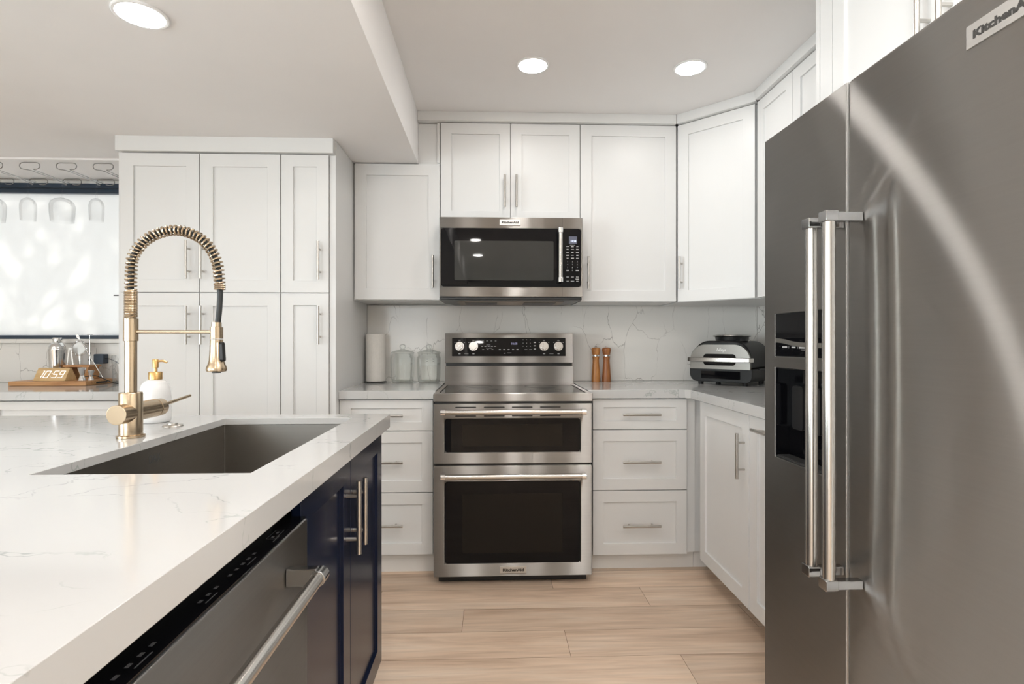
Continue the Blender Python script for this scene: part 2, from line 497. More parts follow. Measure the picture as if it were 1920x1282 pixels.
def smooth(pts, n=6, closed=False):
    """Catmull-Rom through the points"""
    P = [Vector(p) for p in pts]; out = []
    N = len(P)
    for i in range(N if closed else N-1):
        g = lambda k: P[k % N] if closed else P[min(max(k, 0), N-1)]
        a, b, c, d = g(i-1), g(i), g(i+1), g(i+2)
        for k in range(n):
            t = k/n
            out.append(0.5*((2*b)+(c-a)*t+(2*a-5*b+4*c-d)*t*t+(3*b-a-3*c+d)*t**3))
    if not closed: out.append(P[-1])
    return out

def copy_tree(o, parent=None):
    c = o.copy(); C.objects.link(c)
    if parent is not None: c.parent = parent
    for ch in list(o.children): copy_tree(ch, c)
    return c

def Ff(yf): return lambda u, v, w_: (u, yf+w_, v)       # facing the camera, front at y = yf

# ------------------------------------------------------------ the setting
RW, LW, BW, FW = 1.69, -4.6, 3.41, -3.6      # inner faces of the walls
BS = 3.39                                     # face of the back splash
HC, LC, SX = 2.43, 2.150, -0.408              # high ceiling, low ceiling, edge of the soffit

# floor: planks with their own tint, laid left to right
fb = bmesh.new()
tint = fb.loops.layers.float_color.new('tint')
rowj = {-1: 0.292, 0: 0.705, 1: -0.121, 2: 0.295, 3: 0.707}
pw = 0.188; y1 = 2.588+pw*5
r = 0; y = y1; k = 5
i = -5
while y > FW:
    ya, yb = max(y-pw+0.0008, FW), y-0.0008
    if ya >= BW: y -= pw; i += 1; continue
    yb = min(yb, BW)
    off = rowj[i] if i in rowj else random.uniform(-0.6, 0.6)
    xs = [off+1.22*q for q in range(-6, 4)]
    xs = [max(LW, min(RW, x)) for x in xs]
    for a, c in zip(xs, xs[1:]):
        if c-a < 0.01: continue
        col = (random.random(), random.random(), random.random(), 1)
        top = [(a+.0008, ya), (c-.0008, ya), (c-.0008, yb), (a+.0008, yb)]
        V = [fb.verts.new((px, py, FZ)) for px, py in top]
        fc = fb.faces.new(V)
        for lp in fc.loops: lp[tint] = col
    y -= pw; i += 1
me = bpy.data.meshes.new('floor'); fb.to_mesh(me); fb.free()
fl = bpy.data.objects.new('floor', me); C.objects.link(fl); me.materials.append(M['floor']); fl['kind'] = 'structure'
MB().box(LW-.1, RW+.1, FW-.1, BW+.1, FZ-.08, FZ-.002).build('floor_groove', M['groove'], kind='structure').parent = fl

# walls; the back wall has the bar window, the front and left walls added openings for fill light
WX0, WX1, WZ0, WZ1 = -4.1, -1.95, 1.179, 2.116
MB().slab(LW-.12, RW+.12, FZ-.1, HC+.1, .14, [(WX0, WX1, WZ0, WZ1, None)], Ff(BW)).build('wall_back', M['wall'], kind='structure')
MB().box(RW, RW+.12, FW-.12, BW, FZ-.1, HC+.1).build('wall_right', M['wall'], kind='structure')
PX0, PX1, PZ1 = -3.75, -1.05, 2.1
MB().slab(LW-.12, RW, FZ-.1, HC+.1, -.14, [(PX0, PX1, FZ, PZ1, None)], Ff(FW)).build('wall_front', M['wall'], kind='structure')
MB().slab(FW, BW, FZ-.1, HC+.1, -.12, [(-3.0, .2, .45, 2.0, None)], lambda u, v, w_: (LW+w_, u, v)).build('wall_left', M['wall'], kind='structure')
MB().box(SX, RW, FW, BW, HC, HC+.1).build('ceiling', M['ceil'], kind='structure')
MB().box(LW, SX, FW, BW, LC, HC+.1).build('soffit', M['ceil'], kind='structure')

# window 1: navy frame, frosted pane and quartz sill over the bar
wf = MB()
wf.box(WX0, WX1, 3.385, 3.44, 2.088, WZ1).box(WX0, WX1, 3.40, 3.45, 2.060, 2.086)
wf.box(WX0, WX1, 3.385, 3.45, WZ0, 1.201).box(WX0, WX0+.04, 3.39, 3.45, 1.202, 2.059).box(WX1-.04, WX1, 3.39, 3.45, 1.202, 2.059)
win = wf.build('window_1', M['navyframe'], kind='structure', bevel=.002)
MB().box(WX0+.041, WX1-.041, 3.425, 3.431, 1.202, 2.059).build('window_pane', M['frost'], win)
MB().box(WX0, -1.84, 3.365, 3.412, 1.153, 1.178).build('window_sill', M['splash'], win, bevel=.002)
# unseen patio doors and side window, added to let fill light in
df_ = MB()
for xa in (PX0, PX0+1.32, PX1-.06): df_.box(xa, xa+.06, FW-.08, FW-.02, FZ+.01, PZ1)
df_.box(PX0, PX1, FW-.08, FW-.02, PZ1-.06, PZ1).box(PX0, PX1, FW-.08, FW-.02, FZ+.01, FZ+.09)
dr = df_.build('added_door_1', M['white'], kind='structure')
MB().box(PX0+.06, PX1-.06, FW-.055, FW-.05, FZ+.09, PZ1-.06).build('window_pane', M['pane'], dr)
wl = MB()
for ya in (-3.0, -1.425, .15): wl.box(LW-.08, LW-.02, ya, ya+.05, .45, 2.0)
wl.box(LW-.08, LW-.02, -3.0, .2, .45, .5).box(LW-.08, LW-.02, -3.0, .2, 1.95, 2.0)
w2 = wl.build('added_window_2', M['white'], kind='structure')
MB().box(LW-.055, LW-.05, -2.95, .15, .5, 1.95).build('window_pane', M['pane'], w2)

# trims along the ceiling
MB().box(SX+.001, 1.032, 3.015, 3.06, 2.379, HC).build('trim_1', M['white'], kind='structure', bevel=.0015)
MB().prism([(1.033, 3.015), (1.335, 2.713), (1.37, 2.748), (1.068, 3.05)], lambda u, v: (u, v, 2.379), lambda u, v: (u, v, HC)).build('trim_2', M['white'], kind='structure', bevel=.0015)
MB().box(1.325, 1.37, 1.735, 2.706, 2.379, HC).build('trim_3', M['white'], kind='structure', bevel=.0015)
MB().box(-1.803, -.770, 2.682, 2.73, 2.078, LC).build('trim_4', M['white'], kind='structure', bevel=.0015)
MB().box(SX+.001, -.287, 3.062, 3.09, 2.150, 2.378).box(-.303, -.2885, 3.05, 3.061, 2.156, 2.378).build('trim_5', M['white'], kind='structure', bevel=.001)
MB().box(1.025, 1.05, .851, 1.711, 2.37, HC).build('trim_6', M['white'], kind='structure', bevel=.001)

# quartz back splashes
MB().box(-.764, RW-.016, BS, BW-.001, CT+.001, 1.384).build('backsplash', M['splash'], kind='structure')
MB().box(RW-.015, RW-.001, 1.74, BS-.001, CT+.001, 1.384).build('backsplash', M['splash'], kind='structure')
MB().box(-3.11, -1.82, BS, BW-.001, CT+.001, 1.152).build('backsplash', M['splash'], kind='structure')

# ------------------------------------------------------------ recessed lamps
lamp0 = None
def lamp(x, y, z, label, R=0.076):
    global lamp0
    if lamp0 is None:
        lamp0 = t = thing('recessed_light', label, 'ceiling light', (x, y, z), 0, 'recessed lights in the ceiling')
        MB().lathe([(R, -.0005), (R, -.004), (R*.96, -.006), (R*.86, -.0055), (R*.86, -.0005)], (0, 0, 0), 48, False, False).build('trim_ring', M['ceramic'], t, True)
        MB().lathe([(R*.855, -.005), (R*.8, -.0062), (0, -.0066)], (0, 0, 0), 48, True, False).build('lens', M['lens'], t, True)
        return t
    t = copy_tree(lamp0)
    t.location = (x, y, z); t['label'] = label
    return t
lamp(-1.06, 1.69, LC, 'round recessed light in the lowered ceiling above the island')
lamp(.188, 2.50, HC, 'round recessed light in the high ceiling in front of the microwave cabinets', )
lamp(.918, 2.495, HC, 'round recessed light in the high ceiling near the corner cabinet')
for x, y, z in ((-.2, -1.0, HC), (-.2, -2.2, HC), (.19, 1.2, HC), (.92, .6, HC), (.92, .0, HC), (.45, .35, HC), (-.25, .35, HC), (1.45, -.7, HC), (1.45, -1.8, HC), (-3.0, -1.4, LC), (-2.2, -2.6, LC), (-2.9, 1.69, LC), (-2.9, -.3, LC), (-3.6, -2.2, LC)):  # first two are mirrored in the microwave door; the others are added fill
    t = lamp(x, y, z, 'recessed ceiling light out of view, most of these added as fill')
    for ch in t.children:     # high-ceiling ones made brighter to fill the lower fronts and floor
        if ch.name.startswith('lens') and z == HC:
            ch.data = ch.data.copy(); ch.data.materials.clear(); ch.data.materials.append(M['lens_boost'])

# ------------------------------------------------------------ cabinets
# local frame: x along the front, y into the cabinet (front of the doors at y=0), z up
LF = lambda u, v, w_: (u, w_, v)
def pull(parent, p0, p1, so=.032, r=.0066, inset=.038, mat='nickel'):
    a, b_ = Vector(p0), Vector(p1); d = (b_-a).normalized()
    q = MB()
    q.cyl(a+Vector((0, -so, 0)), b_+Vector((0, -so, 0)), r, seg=14)
    for e in (a+d*inset, b_-d*inset):
        q.cyl(e+Vector((0, -so, 0)), e+Vector((0, .0005, 0)), r*.72, seg=10)
    return q.build('handle', M[mat], parent, True, label='satin metal bar handle')

def front(t, x0, x1, z0, z1, mat='white', rail=.058, handle=None, name='door', rz=None):
    rz = rail if rz is None else rz
    d = MB().slab(x0, x1, z0, z1, .019, [(x0+rail, x1-rail, z0+rz, z1-rz, .009)], LF).build(name, M[mat], t, True, bevel=.0012)
    if handle: pull(d, *handle)
    return d

def cabinet(name, label, loc, rz, x0, x1, z0, z1, depth, mat='white', kick=None, group=None, cat='cabinet', kickmat='kick', kick_in=.04):
    t = thing(name, label, cat, loc, rz, group)
    MB().box(x0, x1, .021, depth, z0, z1).build('carcass', M[mat], t, True)
    if kick is not None:
        MB().box(x0+.001, x1-.001, kick_in, depth-.01, kick, z0-.001).build('toe_kick', M[kickmat], t, True)
    return t

YB = 2.77
# drawers left and right of the range
t = cabinet('drawer_cabinet', 'white three-drawer base cabinet left of the range', (-.54, YB, FZ), 0, -.223, .245, .091, .883, .60, kick=0)
for z0, z1, hz, rzv in ((.726, .880, .803, .042), (.415, .722, .569, .058), (.100, .411, .254, .058)):
    front(t, -.223, .243, z0, z1, 'white', .056, ((-.097, 0, hz), (.097, 0, hz)), 'drawer', rzv)
t = cabinet('drawer_cabinet', 'white three-drawer base cabinet right of the range', (.761, YB, FZ), 0, -.245, .288, .091, .883, .60, kick=0)
for z0, z1, hz, rzv in ((.726, .880, .803, .042), (.415, .722, .562, .058), (.084, .411, .238, .058)):
    front(t, -.245, .241, z0, z1, 'white', .056, ((-.097, 0, hz), (.097, 0, hz)), 'drawer', rzv)
MB().box(.244, .287, .0125, .0205, .09, .883).box(.2875, .369, .0225, .03, .09, .883).build('filler', M['white'], t, True)
MB().box(.2885, .369, .04, .06, 0, .09).build('toe_kick', M['kick'], t, True)
# right leg of the base run, facing left
RX = 1.03
t = cabinet('corner_base_cabinet', 'white base cabinet with two shaker doors between corner and refrigerator', (RX, 2.668, FZ), -PI/2, 0, .925, .091, .883, .62, kick=0, kick_in=.10)
front(t, .002, .515, .098, .879, 'white', .062, ((.478, 0, .615), (.478, 0, .80)))
front(t, .519, .922, .098, .879, 'white', .062, ((.60, 0, .834), (.79, 0, .834)))
# tall pantry left of the range
PY = 2.70
t = cabinet('pantry_cabinet', 'tall white double pantry cabinet with four shaker doors behind the faucet', (-1.81, PY, FZ), 0, 0, .781, .09, 2.160, .688, kick=0)
for x0, x1, hx in ((.02, .393, .347), (.397, .780, .415)):
    front(t, x0, x1, 1.413, 2.085, 'white', .062, ((hx, 0, 1.475), (hx, 0, 1.66)))
    front(t, x0, x1, .105, 1.409, 'white', .062, ((hx, 0, 1.16), (hx, 0, 1.346)))
MB().cyl((-.004, .04, 1.40), (-.036, .04, 1.40), .003, seg=8).cyl((-.0005, .04, 1.40), (-.004, .04, 1.40), .008, seg=12).build('side_peg', M['darkgrey'], t, True, label='small dark metal peg on the side panel')
t = cabinet('pantry_cabinet', 'narrow tall white pantry cabinet with two doors beside the counter', (-1.027, PY, FZ), 0, 0, .262, .09, 2.160, .688, kick=0)
front(t, .002, .230, 1.413, 2.085, 'white', .058, ((.189, 0, 1.475), (.189, 0, 1.66)))
front(t, .002, .230, .105, 1.409, 'white', .058, ((.189, 0, 1.16), (.189, 0, 1.346)))
MB().box(.233, .262, .012, .0205, .09, 2.085).build('end_stile', M['white'], t, True)
# wall cabinets
UY = 3.04
t = cabinet('wall_cabinet', 'white single-door wall cabinet left of the microwave, under the soffit', (-.764, UY, 1.392), 0, 0, .477, 0, .752, .368)
front(t, .010, .475, .002, .752, 'white', .062, ((.440, 0, .066), (.440, 0, .244)))
t = cabinet('wall_cabinet', 'white two-door wall cabinet directly above the microwave', (-.284, UY, 1.826), 0, 0, .777, 0, .552, .345)
front(t, .001, .387, .002, .550, 'white', .060, ((.356, 0, .079), (.356, 0, .257)))
front(t, .391, .777, .002, .550, 'white', .060, ((.421, 0, .079), (.421, 0, .257)))
t = cabinet('wall_cabinet', 'white tall single-door wall cabinet right of the microwave', (.495, UY, 1.386), 0, 0, .545, 0, .992, .345)
front(t, .002, .543, .002, .990, 'white', .062, ((.042, 0, .070), (.042, 0, .249)))
# diagonal corner cabinet
t = thing('corner_wall_cabinet', 'white diagonal corner wall cabinet above the indoor grill', 'cabinet', (1.043, UY, 1.384), -PI/4)
c = math.sqrt(.5)
MB().prism([(1.052, 3.056), (1.354, 2.754), (1.672, 2.754), (1.672, 3.384), (1.052, 3.384)], lambda u, v: (u, v, 1.384), lambda u, v: (u, v, 2.378)).build('carcass', M['white'], t)
front(t, .004, .424, .002, .992, 'white', .062, ((.030, 0, .072), (.030, 0, .252)))
# right wall cabinets, facing left
UX = 1.347
t = cabinet('wall_cabinet', 'white two-door wall cabinet on the right wall beside the diagonal corner', (UX, 2.728, 1.384), -PI/2, 0, .657, 0, .994, .325)
front(t, .006, .327, .002, .992, 'white', .058)
front(t, .331, .655, .002, .992, 'white', .058)
t = cabinet('wall_cabinet', 'white single-door wall cabinet on the right wall next to the refrigerator panel', (UX, 2.068, 1.384), -PI/2, 0, .333, 0, .994, .325)
front(t, .002, .331, .002, .992, 'white', .058)
# above the refrigerator
t = cabinet('refrigerator_top_cabinet', 'white two-door cabinet above the refrigerator', (1.05, 1.711, 1.832), -PI/2, .002, .86, 0, .537, .62)
MB().box(.002, .062, 0, .0205, 0, .537).build('end_stile', M['white'], t, True)
front(t, .064, .461, .002, .535, 'white', .055, ((.439, 0, .06), (.439, 0, .25)))
front(t, .465, .858, .002, .535, 'white', .055, ((.502, 0, .06), (.502, 0, .25)))
MB().box(1.05, RW-.003, 1.714, 1.733, FZ, HC-.002).build('side_panel', M['white'], t, bevel=.001)
# bar cabinets under the frosted window
t = cabinet('bar_cabinet', 'white base cabinet with a drawer under the bar counter beside the pantry', (-2.47, YB, FZ), 0, 0, .652, .09, .883, .60, kick=0)
front(t, .002, .626, .726, .880, 'white', .056, None, 'drawer', .042)
front(t, .002, .312, .10, .722, 'white'); front(t, .316, .626, .10, .722, 'white')
t = cabinet('bar_cabinet', 'white base cabinet under the far left end of the bar counter', (-3.10, YB, FZ), 0, 0, .626, .09, .883, .60, kick=0)
front(t, .002, .624, .726, .880, 'white', .056, None, 'drawer', .042)
front(t, .002, .311, .10, .722, 'white'); front(t, .315, .624, .10, .722, 'white')

# worktops
tag(MB().box(-3.11, -1.812, 2.748, BS-.001, CT-.043, CT).build('bar_worktop', M['quartz'], bevel=.002), 'white veined quartz counter under the frosted window', 'worktop')
tag(MB().box(-.764, -.2815, 2.748, BS-.001, CT-.043, CT).build('worktop', M['quartz'], bevel=.002), 'short white quartz worktop left of the range holding jars', 'worktop')
wt = [(.4885, 2.748), (.985, 2.748), (1.006, 2.727), (1.006, 1.735), (RW-.016, 1.735), (RW-.016, BS-.001), (.4885, BS-.001)]
tag(MB().prism(wt, lambda u, v: (u, v, CT-.043), lambda u, v: (u, v, CT)).build('worktop', M['quartz'], bevel=.002), 'L-shaped white quartz worktop right of the range in the corner', 'worktop')

# ------------------------------------------------------------ double oven range
rx0, rx1, ry = -.279, .486, 2.63
t = thing('range', 'stainless steel double oven range with black glass cooktop', 'range', (.1035, 3.0, FZ))
MB().box(rx0+.002, rx1-.002, ry+.045, 3.375, .045, .872).build('oven_body', M['darkgrey'], t)
for x in (rx0+.05, rx1-.05):
    for y in (2.72, 3.3): MB().cyl((x, y, FZ), (x, y, .045), .018, seg=14).build('foot', M['black'], t)
MB().box(rx0+.02, rx1-.02, ry+.05, ry+.07, FZ+.004, .044).build('kick_plate', M['black'], t)
# cooktop frame and glass
MB().slab(rx0-.001, rx1+.001, ry-.012, 3.21, .038, [(rx0+.026, rx1-.026, ry+.030, 3.165, .007)], lambda u, v, w_: (u, v, .913-w_)).build('cooktop_frame', M['steel'], t, bevel=.007, seg=3)
MB().box(rx0+.028, rx1-.028, ry+.032, 3.163, .9065, .9105).build('cooktop_glass', M['cooktop'], t)
for x, y, r_ in ((-.07, 2.82, .105), (.28, 2.82, .085), (-.07, 3.06, .075), (.28, 3.06, .095)):
    MB().tube([(x+r_*math.cos(a*PI/20), y+r_*math.sin(a*PI/20), .9106) for a in range(40)], .0006, 4, True).build('burner_ring', M['faintmark'], t)
# back guard: coved lower sheet, dark slot, control box
cov = [(3.168, .913), (3.185, .9145), (3.196, .921), (3.2015, .935), (3.203, 1.018), (3.36, 1.018), (3.36, .913)]
MB().prism(cov, lambda u, v: (rx0+.006, u, v), lambda u, v: (rx1-.006, u, v)).build('back_guard', M['steel'], t, angle=50)
MB().box(rx0+.010, rx1-.010, 3.222, 3.36, 1.0185, 1.0385).build('vent_slot', M['black'], t)
cb = [(3.192, 1.039), (3.20, 1.036), (3.36, 1.036), (3.36, 1.212), (3.212, 1.212)]
box_ = MB().prism(cb, lambda u, v: (rx0+.006, u, v), lambda u, v: (rx1-.006, u, v)).build('control_box', M['steel'], t, bevel=.003)
tl_ = (3.212-3.192)/(1.212-1.039)
CP = lambda u, v, w_: (u, 3.192+(v-1.039)*tl_+w_, v)
pn = MB().rrect(-.232, .434, 1.077, 1.184, .004, -.0025, .002, CP).build('control_panel', M['blackglass'], box_)
for kx in (-.188, -.107, .307, .392):
    q = MB()
    c0 = CP(kx, 1.135, -.003); nrm = Vector((0, -1, tl_)).normalized()
    q.cyl(c0, Vector(c0)+nrm*.004, .0265, .0265, 28).cyl(Vector(c0)+nrm*.004, Vector(c0)+nrm*.022, .0205, .019, 28)
    q.slab(kx-.0035, kx+.0035, 1.1155, 1.1545, .0065, [], lambda a, b_, c_: CP(a, b_, -.031+c_))
    k = q.build('knob', M['knob'], box_, label='round polished metal burner knob')
mk = MB()
def marks(q, F, w_, rows):
    for u, v, hw, hh in rows:
        q.slab(u-hw, u+hw, v-hh, v+hh, .0002, [], lambda a, b_, c_: F(a, b_, w_-c_))
rows = []
for kx in (-.188, -.107, .307, .392): rows += [(kx, 1.170, .006, .0018), (kx, 1.091, .006, .0022), (kx-.027, 1.157, .003, .0012), (kx+.028, 1.157, .003, .0012)]
for i_ in range(4): rows += [(-.052+.025*i_, 1.166, .005, .0012)]
for i_ in range(5): rows += [(-.056+.019*i_, 1.135, .0055, .0018), (.047+.026*i_, 1.116, .0055, .0024)]
for i_ in range(3): rows += [(-.05+.027*i_, 1.116, .005, .0014), (.253, 1.157-.019*i_, .006, .003)]
for i_ in range(3):
    for j_ in range(3): rows += [(.184+.021*i_, 1.172-.0185*j_, .0018, .0018)]
rows += [(-.02, 1.143, .012, .001), (-.015, 1.124, .018, .001), (.075, 1.094, .005, .0018), (.103, 1.096, .012, .001), (.20, 1.116, .008, .001), (.228, 1.116, .008, .001), (-.148, 1.091, .012, .001), (.35, 1.091, .012, .001)]
marks(mk, CP, -.0027, rows)
mk.build('panel_markings', M['mark'], pn)
MB().text('10:58', .017, lambda u, v: CP(.131+u, 1.150+v, -.0029), .0004).build('clock_display', M['lcddim'], pn)
# the two oven doors
def oven_door(z0, z1, wz0, wz1, hz, slots=False):
    holes = [(-.226, .430, wz0, wz1, .006)]
    d = MB().slab(rx0, rx1, z0, z1, .042, holes, Ff(ry)).build('oven_door', M['steel'], t, bevel=.003)
    wdw = MB().rrect(-.224, .428, wz0+.002, wz1-.002, .012, .0008, .0055, Ff(ry)).build('oven_window', M['blackglass'], d)
    MB().rrect(-.14, .342, wz0+.05 if wz1-wz0 > .2 else wz0+.03, wz1-(.06 if wz1-wz0 > .2 else .03), .004, .0003, .0007, Ff(ry)).build('inner_window', M['ovenin'], wdw)
    h = MB().cyl((-.222, ry-.055, hz), (.431, ry-.055, hz), .0125, seg=24).build('handle', M['bar'], d)
    for x, sg in ((-.222, -1), (.431, 1)):
        e = MB()
        e.cyl((x-sg*.006, ry-.055, hz), (x+sg*.018, ry-.055, hz), .0155, seg=24)
        e.box(x-.010+sg*.006, x+.010+sg*.006, ry-.052, ry-.0005, hz-.010, hz+.012)
        e.build('handle_bracket', M['chrome'], h, bevel=.002)
    if slots:
        for cx in (-.125, .012, .147, .283):
            for zz in (.846, .804): MB().rrect(cx-.05, cx+.05, zz-.003, zz+.003, .0029, -.0006, .001, Ff(ry)).build('vent_slot', M['black'], d)
    return d
MB().box(rx0+.004, rx1-.004, ry+.008, ry+.044, .863, .8745).build('vent_gap', M['black'], t)
oven_door(.575, .862, .628, .793, .829, True)
MB().box(rx0+.006, rx1-.006, ry+.012, ry+.044, .564, .574).build('door_gap', M['black'], t)
d2 = oven_door(.032, .563, .094, .490, .525)
def badge(parent, cx, cz, bw, bh, F, size, depth=.004):
    b_ = MB().slab(cx-bw/2, cx+bw/2, cz-bh/2, cz+bh/2, -depth, [], F).build('badge', M['badge'], parent, bevel=.0008)
    MB().text('KitchenAid', size, lambda u, v: F(cx+u, cz+v-.001, -depth-.0006), size*.05, 0, 1.0, bw*.80).build('badge_lettering', M['darkmark'], b_, recalc=False)
badge(d2, .1035, .064, .127, .032, Ff(ry), .0175)

# ------------------------------------------------------------ microwave
my = 2.90
mx0, mx1 = -.277, .485
t = thing('microwave', 'stainless over-the-range microwave with black glass door', 'microwave', (.104, 3.1, 1.39))
MB().box(mx0+.004, mx1-.004, my+.022, 3.383, 1.398, 1.822).build('microwave_case', M['darkgrey'], t)
fr_ = MB().slab(mx0, mx1, 1.402, 1.822, .021, [(-.268, .476, 1.452, 1.764, .004)], Ff(my)).build('front_frame', M['steel'], t, bevel=.002)
MB().box(.3755, .3765, my-.0004, my+.001, 1.4035, 1.4515).box(.3755, .3765, my-.0004, my+.001, 1.7645, 1.8205).build('door_seam', M['darkgrey'], fr_)
gd = MB().rrect(-.267, .475, 1.453, 1.763, .014, -.003, .0035, Ff(my)).build('glass_door', M['blackglass'], t)
MB().rrect(-.197, .329, 1.487, 1.696, .006, -.0042, -.0031, Ff(my)).build('door_window', M['ovenwin'], gd)
h = MB().cyl((.361, my-.045, 1.492), (.361, my-.045, 1.742), .0115, seg=24).build('handle', M['bar'], gd)
for za, zb in ((1.474, 1.500), (1.734, 1.760)):
    e = MB().cyl((.361, my-.045, za), (.361, my-.045, zb), .0145, seg=24).box(.352, .370, my-.043, my-.0032, za+.004, zb-.004)
    e.build('handle_bracket', M['chrome'], h, bevel=.002)
MB().slab(.411, .454, 1.683, 1.722, .0004, [], Ff(my-.0036)).build('display', M['lcdback'], gd)
MB().text('10:58', .0145, lambda u, v: (.434+u, my-.0042, 1.696+v), .0005).build('clock_digits', M['lcd'], gd, recalc=False)
mk = MB(); rows = []
for i_ in range(5):
    for j_ in range(3): rows.append((.404+.026*j_, 1.668-.0155*i_, .0075 - .001*((i_*2+j_) % 3), .0016 + (.0012 if (i_+j_) % 2 else 0)))
rows += [(.43, 1.676, .014, .0008)]
for j_ in range(3): rows += [(.404+.026*j_, 1.506, .007, .0017), (.404+.026*j_, 1.484, .006+.003*(j_ == 1), .0016)]
rows += [(.404, 1.541, .0065, .003), (.456, 1.541, .0085, .003), (.456, 1.495, .009, .002)]
marks(mk, Ff(my), -.0032, rows)
n_ = 0
for i_ in range(3):
    for j_ in range(3):
        n_ += 1
        mk.text(str(n_), .010, (lambda uu, vv: (lambda u, v: (uu+u, my-.0034, vv+v)))(.404+.026*j_, 1.588-.0155*i_))
mk.text('0', .010, lambda u, v: (.430+u, my-.0034, 1.541+v))
mk.build('keypad_markings', M['mark'], gd, recalc=False)
bot = MB()
bot.prism([(mx0+.004, my+.004), (mx1-.004, my+.004), (mx1-.004, 3.20), (mx1-.05, 3.36), (mx0+.05, 3.36), (mx0+.004, 3.20)], lambda u, v: (u, v, 1.384), lambda u, v: (u, v, 1.3975))
bt = bot.build('underside', M['black'], t, bevel=.003)
g = MB().box(-.19, .40, 3.0, 3.31, 1.3815, 1.3838).build('vent_plate', M['steel'], bt)
for x in (-.15, .18): MB().box(x, x+.18, 3.06, 3.24, 1.3795, 1.3813).build('grease_filter', M['darkgrey'], bt)
badge(fr_, .0975, 1.795, .112, .030, Ff(my), .0155)

# ------------------------------------------------------------ refrigerator (doors face left)
fx = .87
RF = lambda u, v, w_: (fx+w_, -u, v)       # u runs towards the camera
t = thing('refrigerator', 'stainless side-by-side refrigerator with ice and water dispenser', 'refrigerator', (1.25, 1.255, FZ))
MB().box(fx+.062, 1.67, .81, 1.705, .02, 1.775).build('refrigerator_case', M['darkgrey'], t)
MB().box(fx+.03, fx+.061, .82, 1.70, FZ, .062).build('base_grille', M['black'], t)
fd = MB().slab(-1.710, -1.310, .068, 1.797, .058, [(-1.648, -1.409, .809, 1.083, .045), (-1.648, -1.409, 1.116, 1.246, .004)], RF).build('freezer_door', M['steel_fridge'], t, bevel=.004, seg=3)
rd = MB().slab(-1.3035, -.800, .068, 1.797, .058, [], RF).build('refrigerator_door', M['steel_fridge'], t, bevel=.009, seg=3)
MB().box(fx+.0015, fx+.04, 1.3040, 1.3095, .07, 1.795).build('lit_edge_strip', M['badge'], fd, label='added pale strip imitating the lit freezer door edge')  # added strip; light on the freezer door's side is put into its colour
# dispenser
MB().slab(-1.647, -1.410, 1.117, 1.245, .003, [], lambda u, v, w_: RF(u, v, w_+.0007)).build('dispenser_panel', M['blackglass'], fd)
cur = [(-1.647, 1.172), (-1.60, 1.169), (-1.54, 1.161), (-1.48, 1.158), (-1.411, 1.157)]
cl_ = smooth([(a, b_, 0) for a, b_ in cur], 5)
pl = [(p.x, p.y) for p in cl_] + [(p.x, p.y-.013) for p in cl_[::-1]]
MB().prism(pl, lambda u, v: RF(u, v, -.0002), lambda u, v: RF(u, v, .0005)).build('silver_band', M['bar'], fd)
mk = MB(); marks(mk, RF, .0004, [(-1.592, 1.145, .013, .0022), (-1.545, 1.1445, .010, .0022), (-1.495, 1.144, .022, .0024), (-1.495, 1.138, .010, .001), (-1.448, 1.143, .012, .0024), (-1.57, 1.1445, .0006, .003), (-1.524, 1.1445, .0006, .003), (-1.468, 1.1435, .0006, .003), (-1.43, 1.143, .0006, .003)])
mk.build('dispenser_markings', M['mark'], fd)
lin = MB()
lin.box(fx+.0445, fx+.0448, 1.4105, 1.6465, .8105, 1.0815)
lin.box(fx+.003, fx+.0444, 1.6455, 1.647, .811, 1.081).box(fx+.003, fx+.0444, 1.410, 1.4115, .811, 1.081)
lin.box(fx+.003, fx+.0444, 1.412, 1.645, 1.0795, 1.082)
lin.build('dispenser_niche', M['blackglass'], fd, recalc=True)
for yy in (1.585, 1.50): MB().rrect(-yy-.028, -yy+.028, .90, 1.03, .01, .034, .044, RF).build('dispenser_lever', M['black'], fd)
tr_ = MB().box(fx+.004, fx+.044, 1.413, 1.644, .8105, .815)
for i_ in range(9): tr_.box(fx+.006+.004*i_, fx+.008+.004*i_, 1.418, 1.639, .815, .8175)
tr_.build('drip_tray', M['blackmatte'], fd)
# handles
def fridge_handle(parent, y, z0, z1, hx=.793):
    hd = MB().cyl((hx, y, z0+.024), (hx, y, z1-.024), .0142, seg=28).build('handle', M['bar'], parent)
    for za, zb in ((z0, z0+.026), (z1-.026, z1)):
        e = MB()
        e.rrect(-y-.0165, -y+.0165, za, zb, .004, hx-.016-fx, hx+.014-fx, RF)
        e.box(hx+.010, fx-.0005, y-.011, y+.011, za+.002, zb-.003)
        e.build('handle_bracket', M['bracket'], hd, bevel=.002)
fridge_handle(rd, 1.257, .578, 1.468)
fridge_handle(fd, 1.327, .582, 1.466)
badge(rd, -.894, 1.713, .145, .042, RF, .020)

# ------------------------------------------------------------ island
ix = -.343
isl = MB()
isl.slab(-1.95, ix, -.55, 1.858, .045, [(-.847, -.448, 1.032, 1.768, None), (-1.93, ix-.02, -.53, 1.838, .025)], lambda u, v, w_: (u, v, CT-.045+w_))
tag(isl.build('island_worktop', M['quartz'], bevel=.0012), 'large white quartz island worktop with an undermount sink cut-out', 'worktop')
# navy cabinets face the range aisle (+x): local x runs to +y
nx = -.37
t = cabinet('island_cabinet', 'navy blue sink cabinet with two shaker doors at the island end', (nx, 1.071, FZ), PI/2, .001, .783, .10, .882, .017+.021, 'navy', kick=0, kickmat='navy', kick_in=.055)
for ch in list(t.children):
    if ch.name.startswith(('carcass', 'toe_kick')): bpy.data.objects.remove(ch)
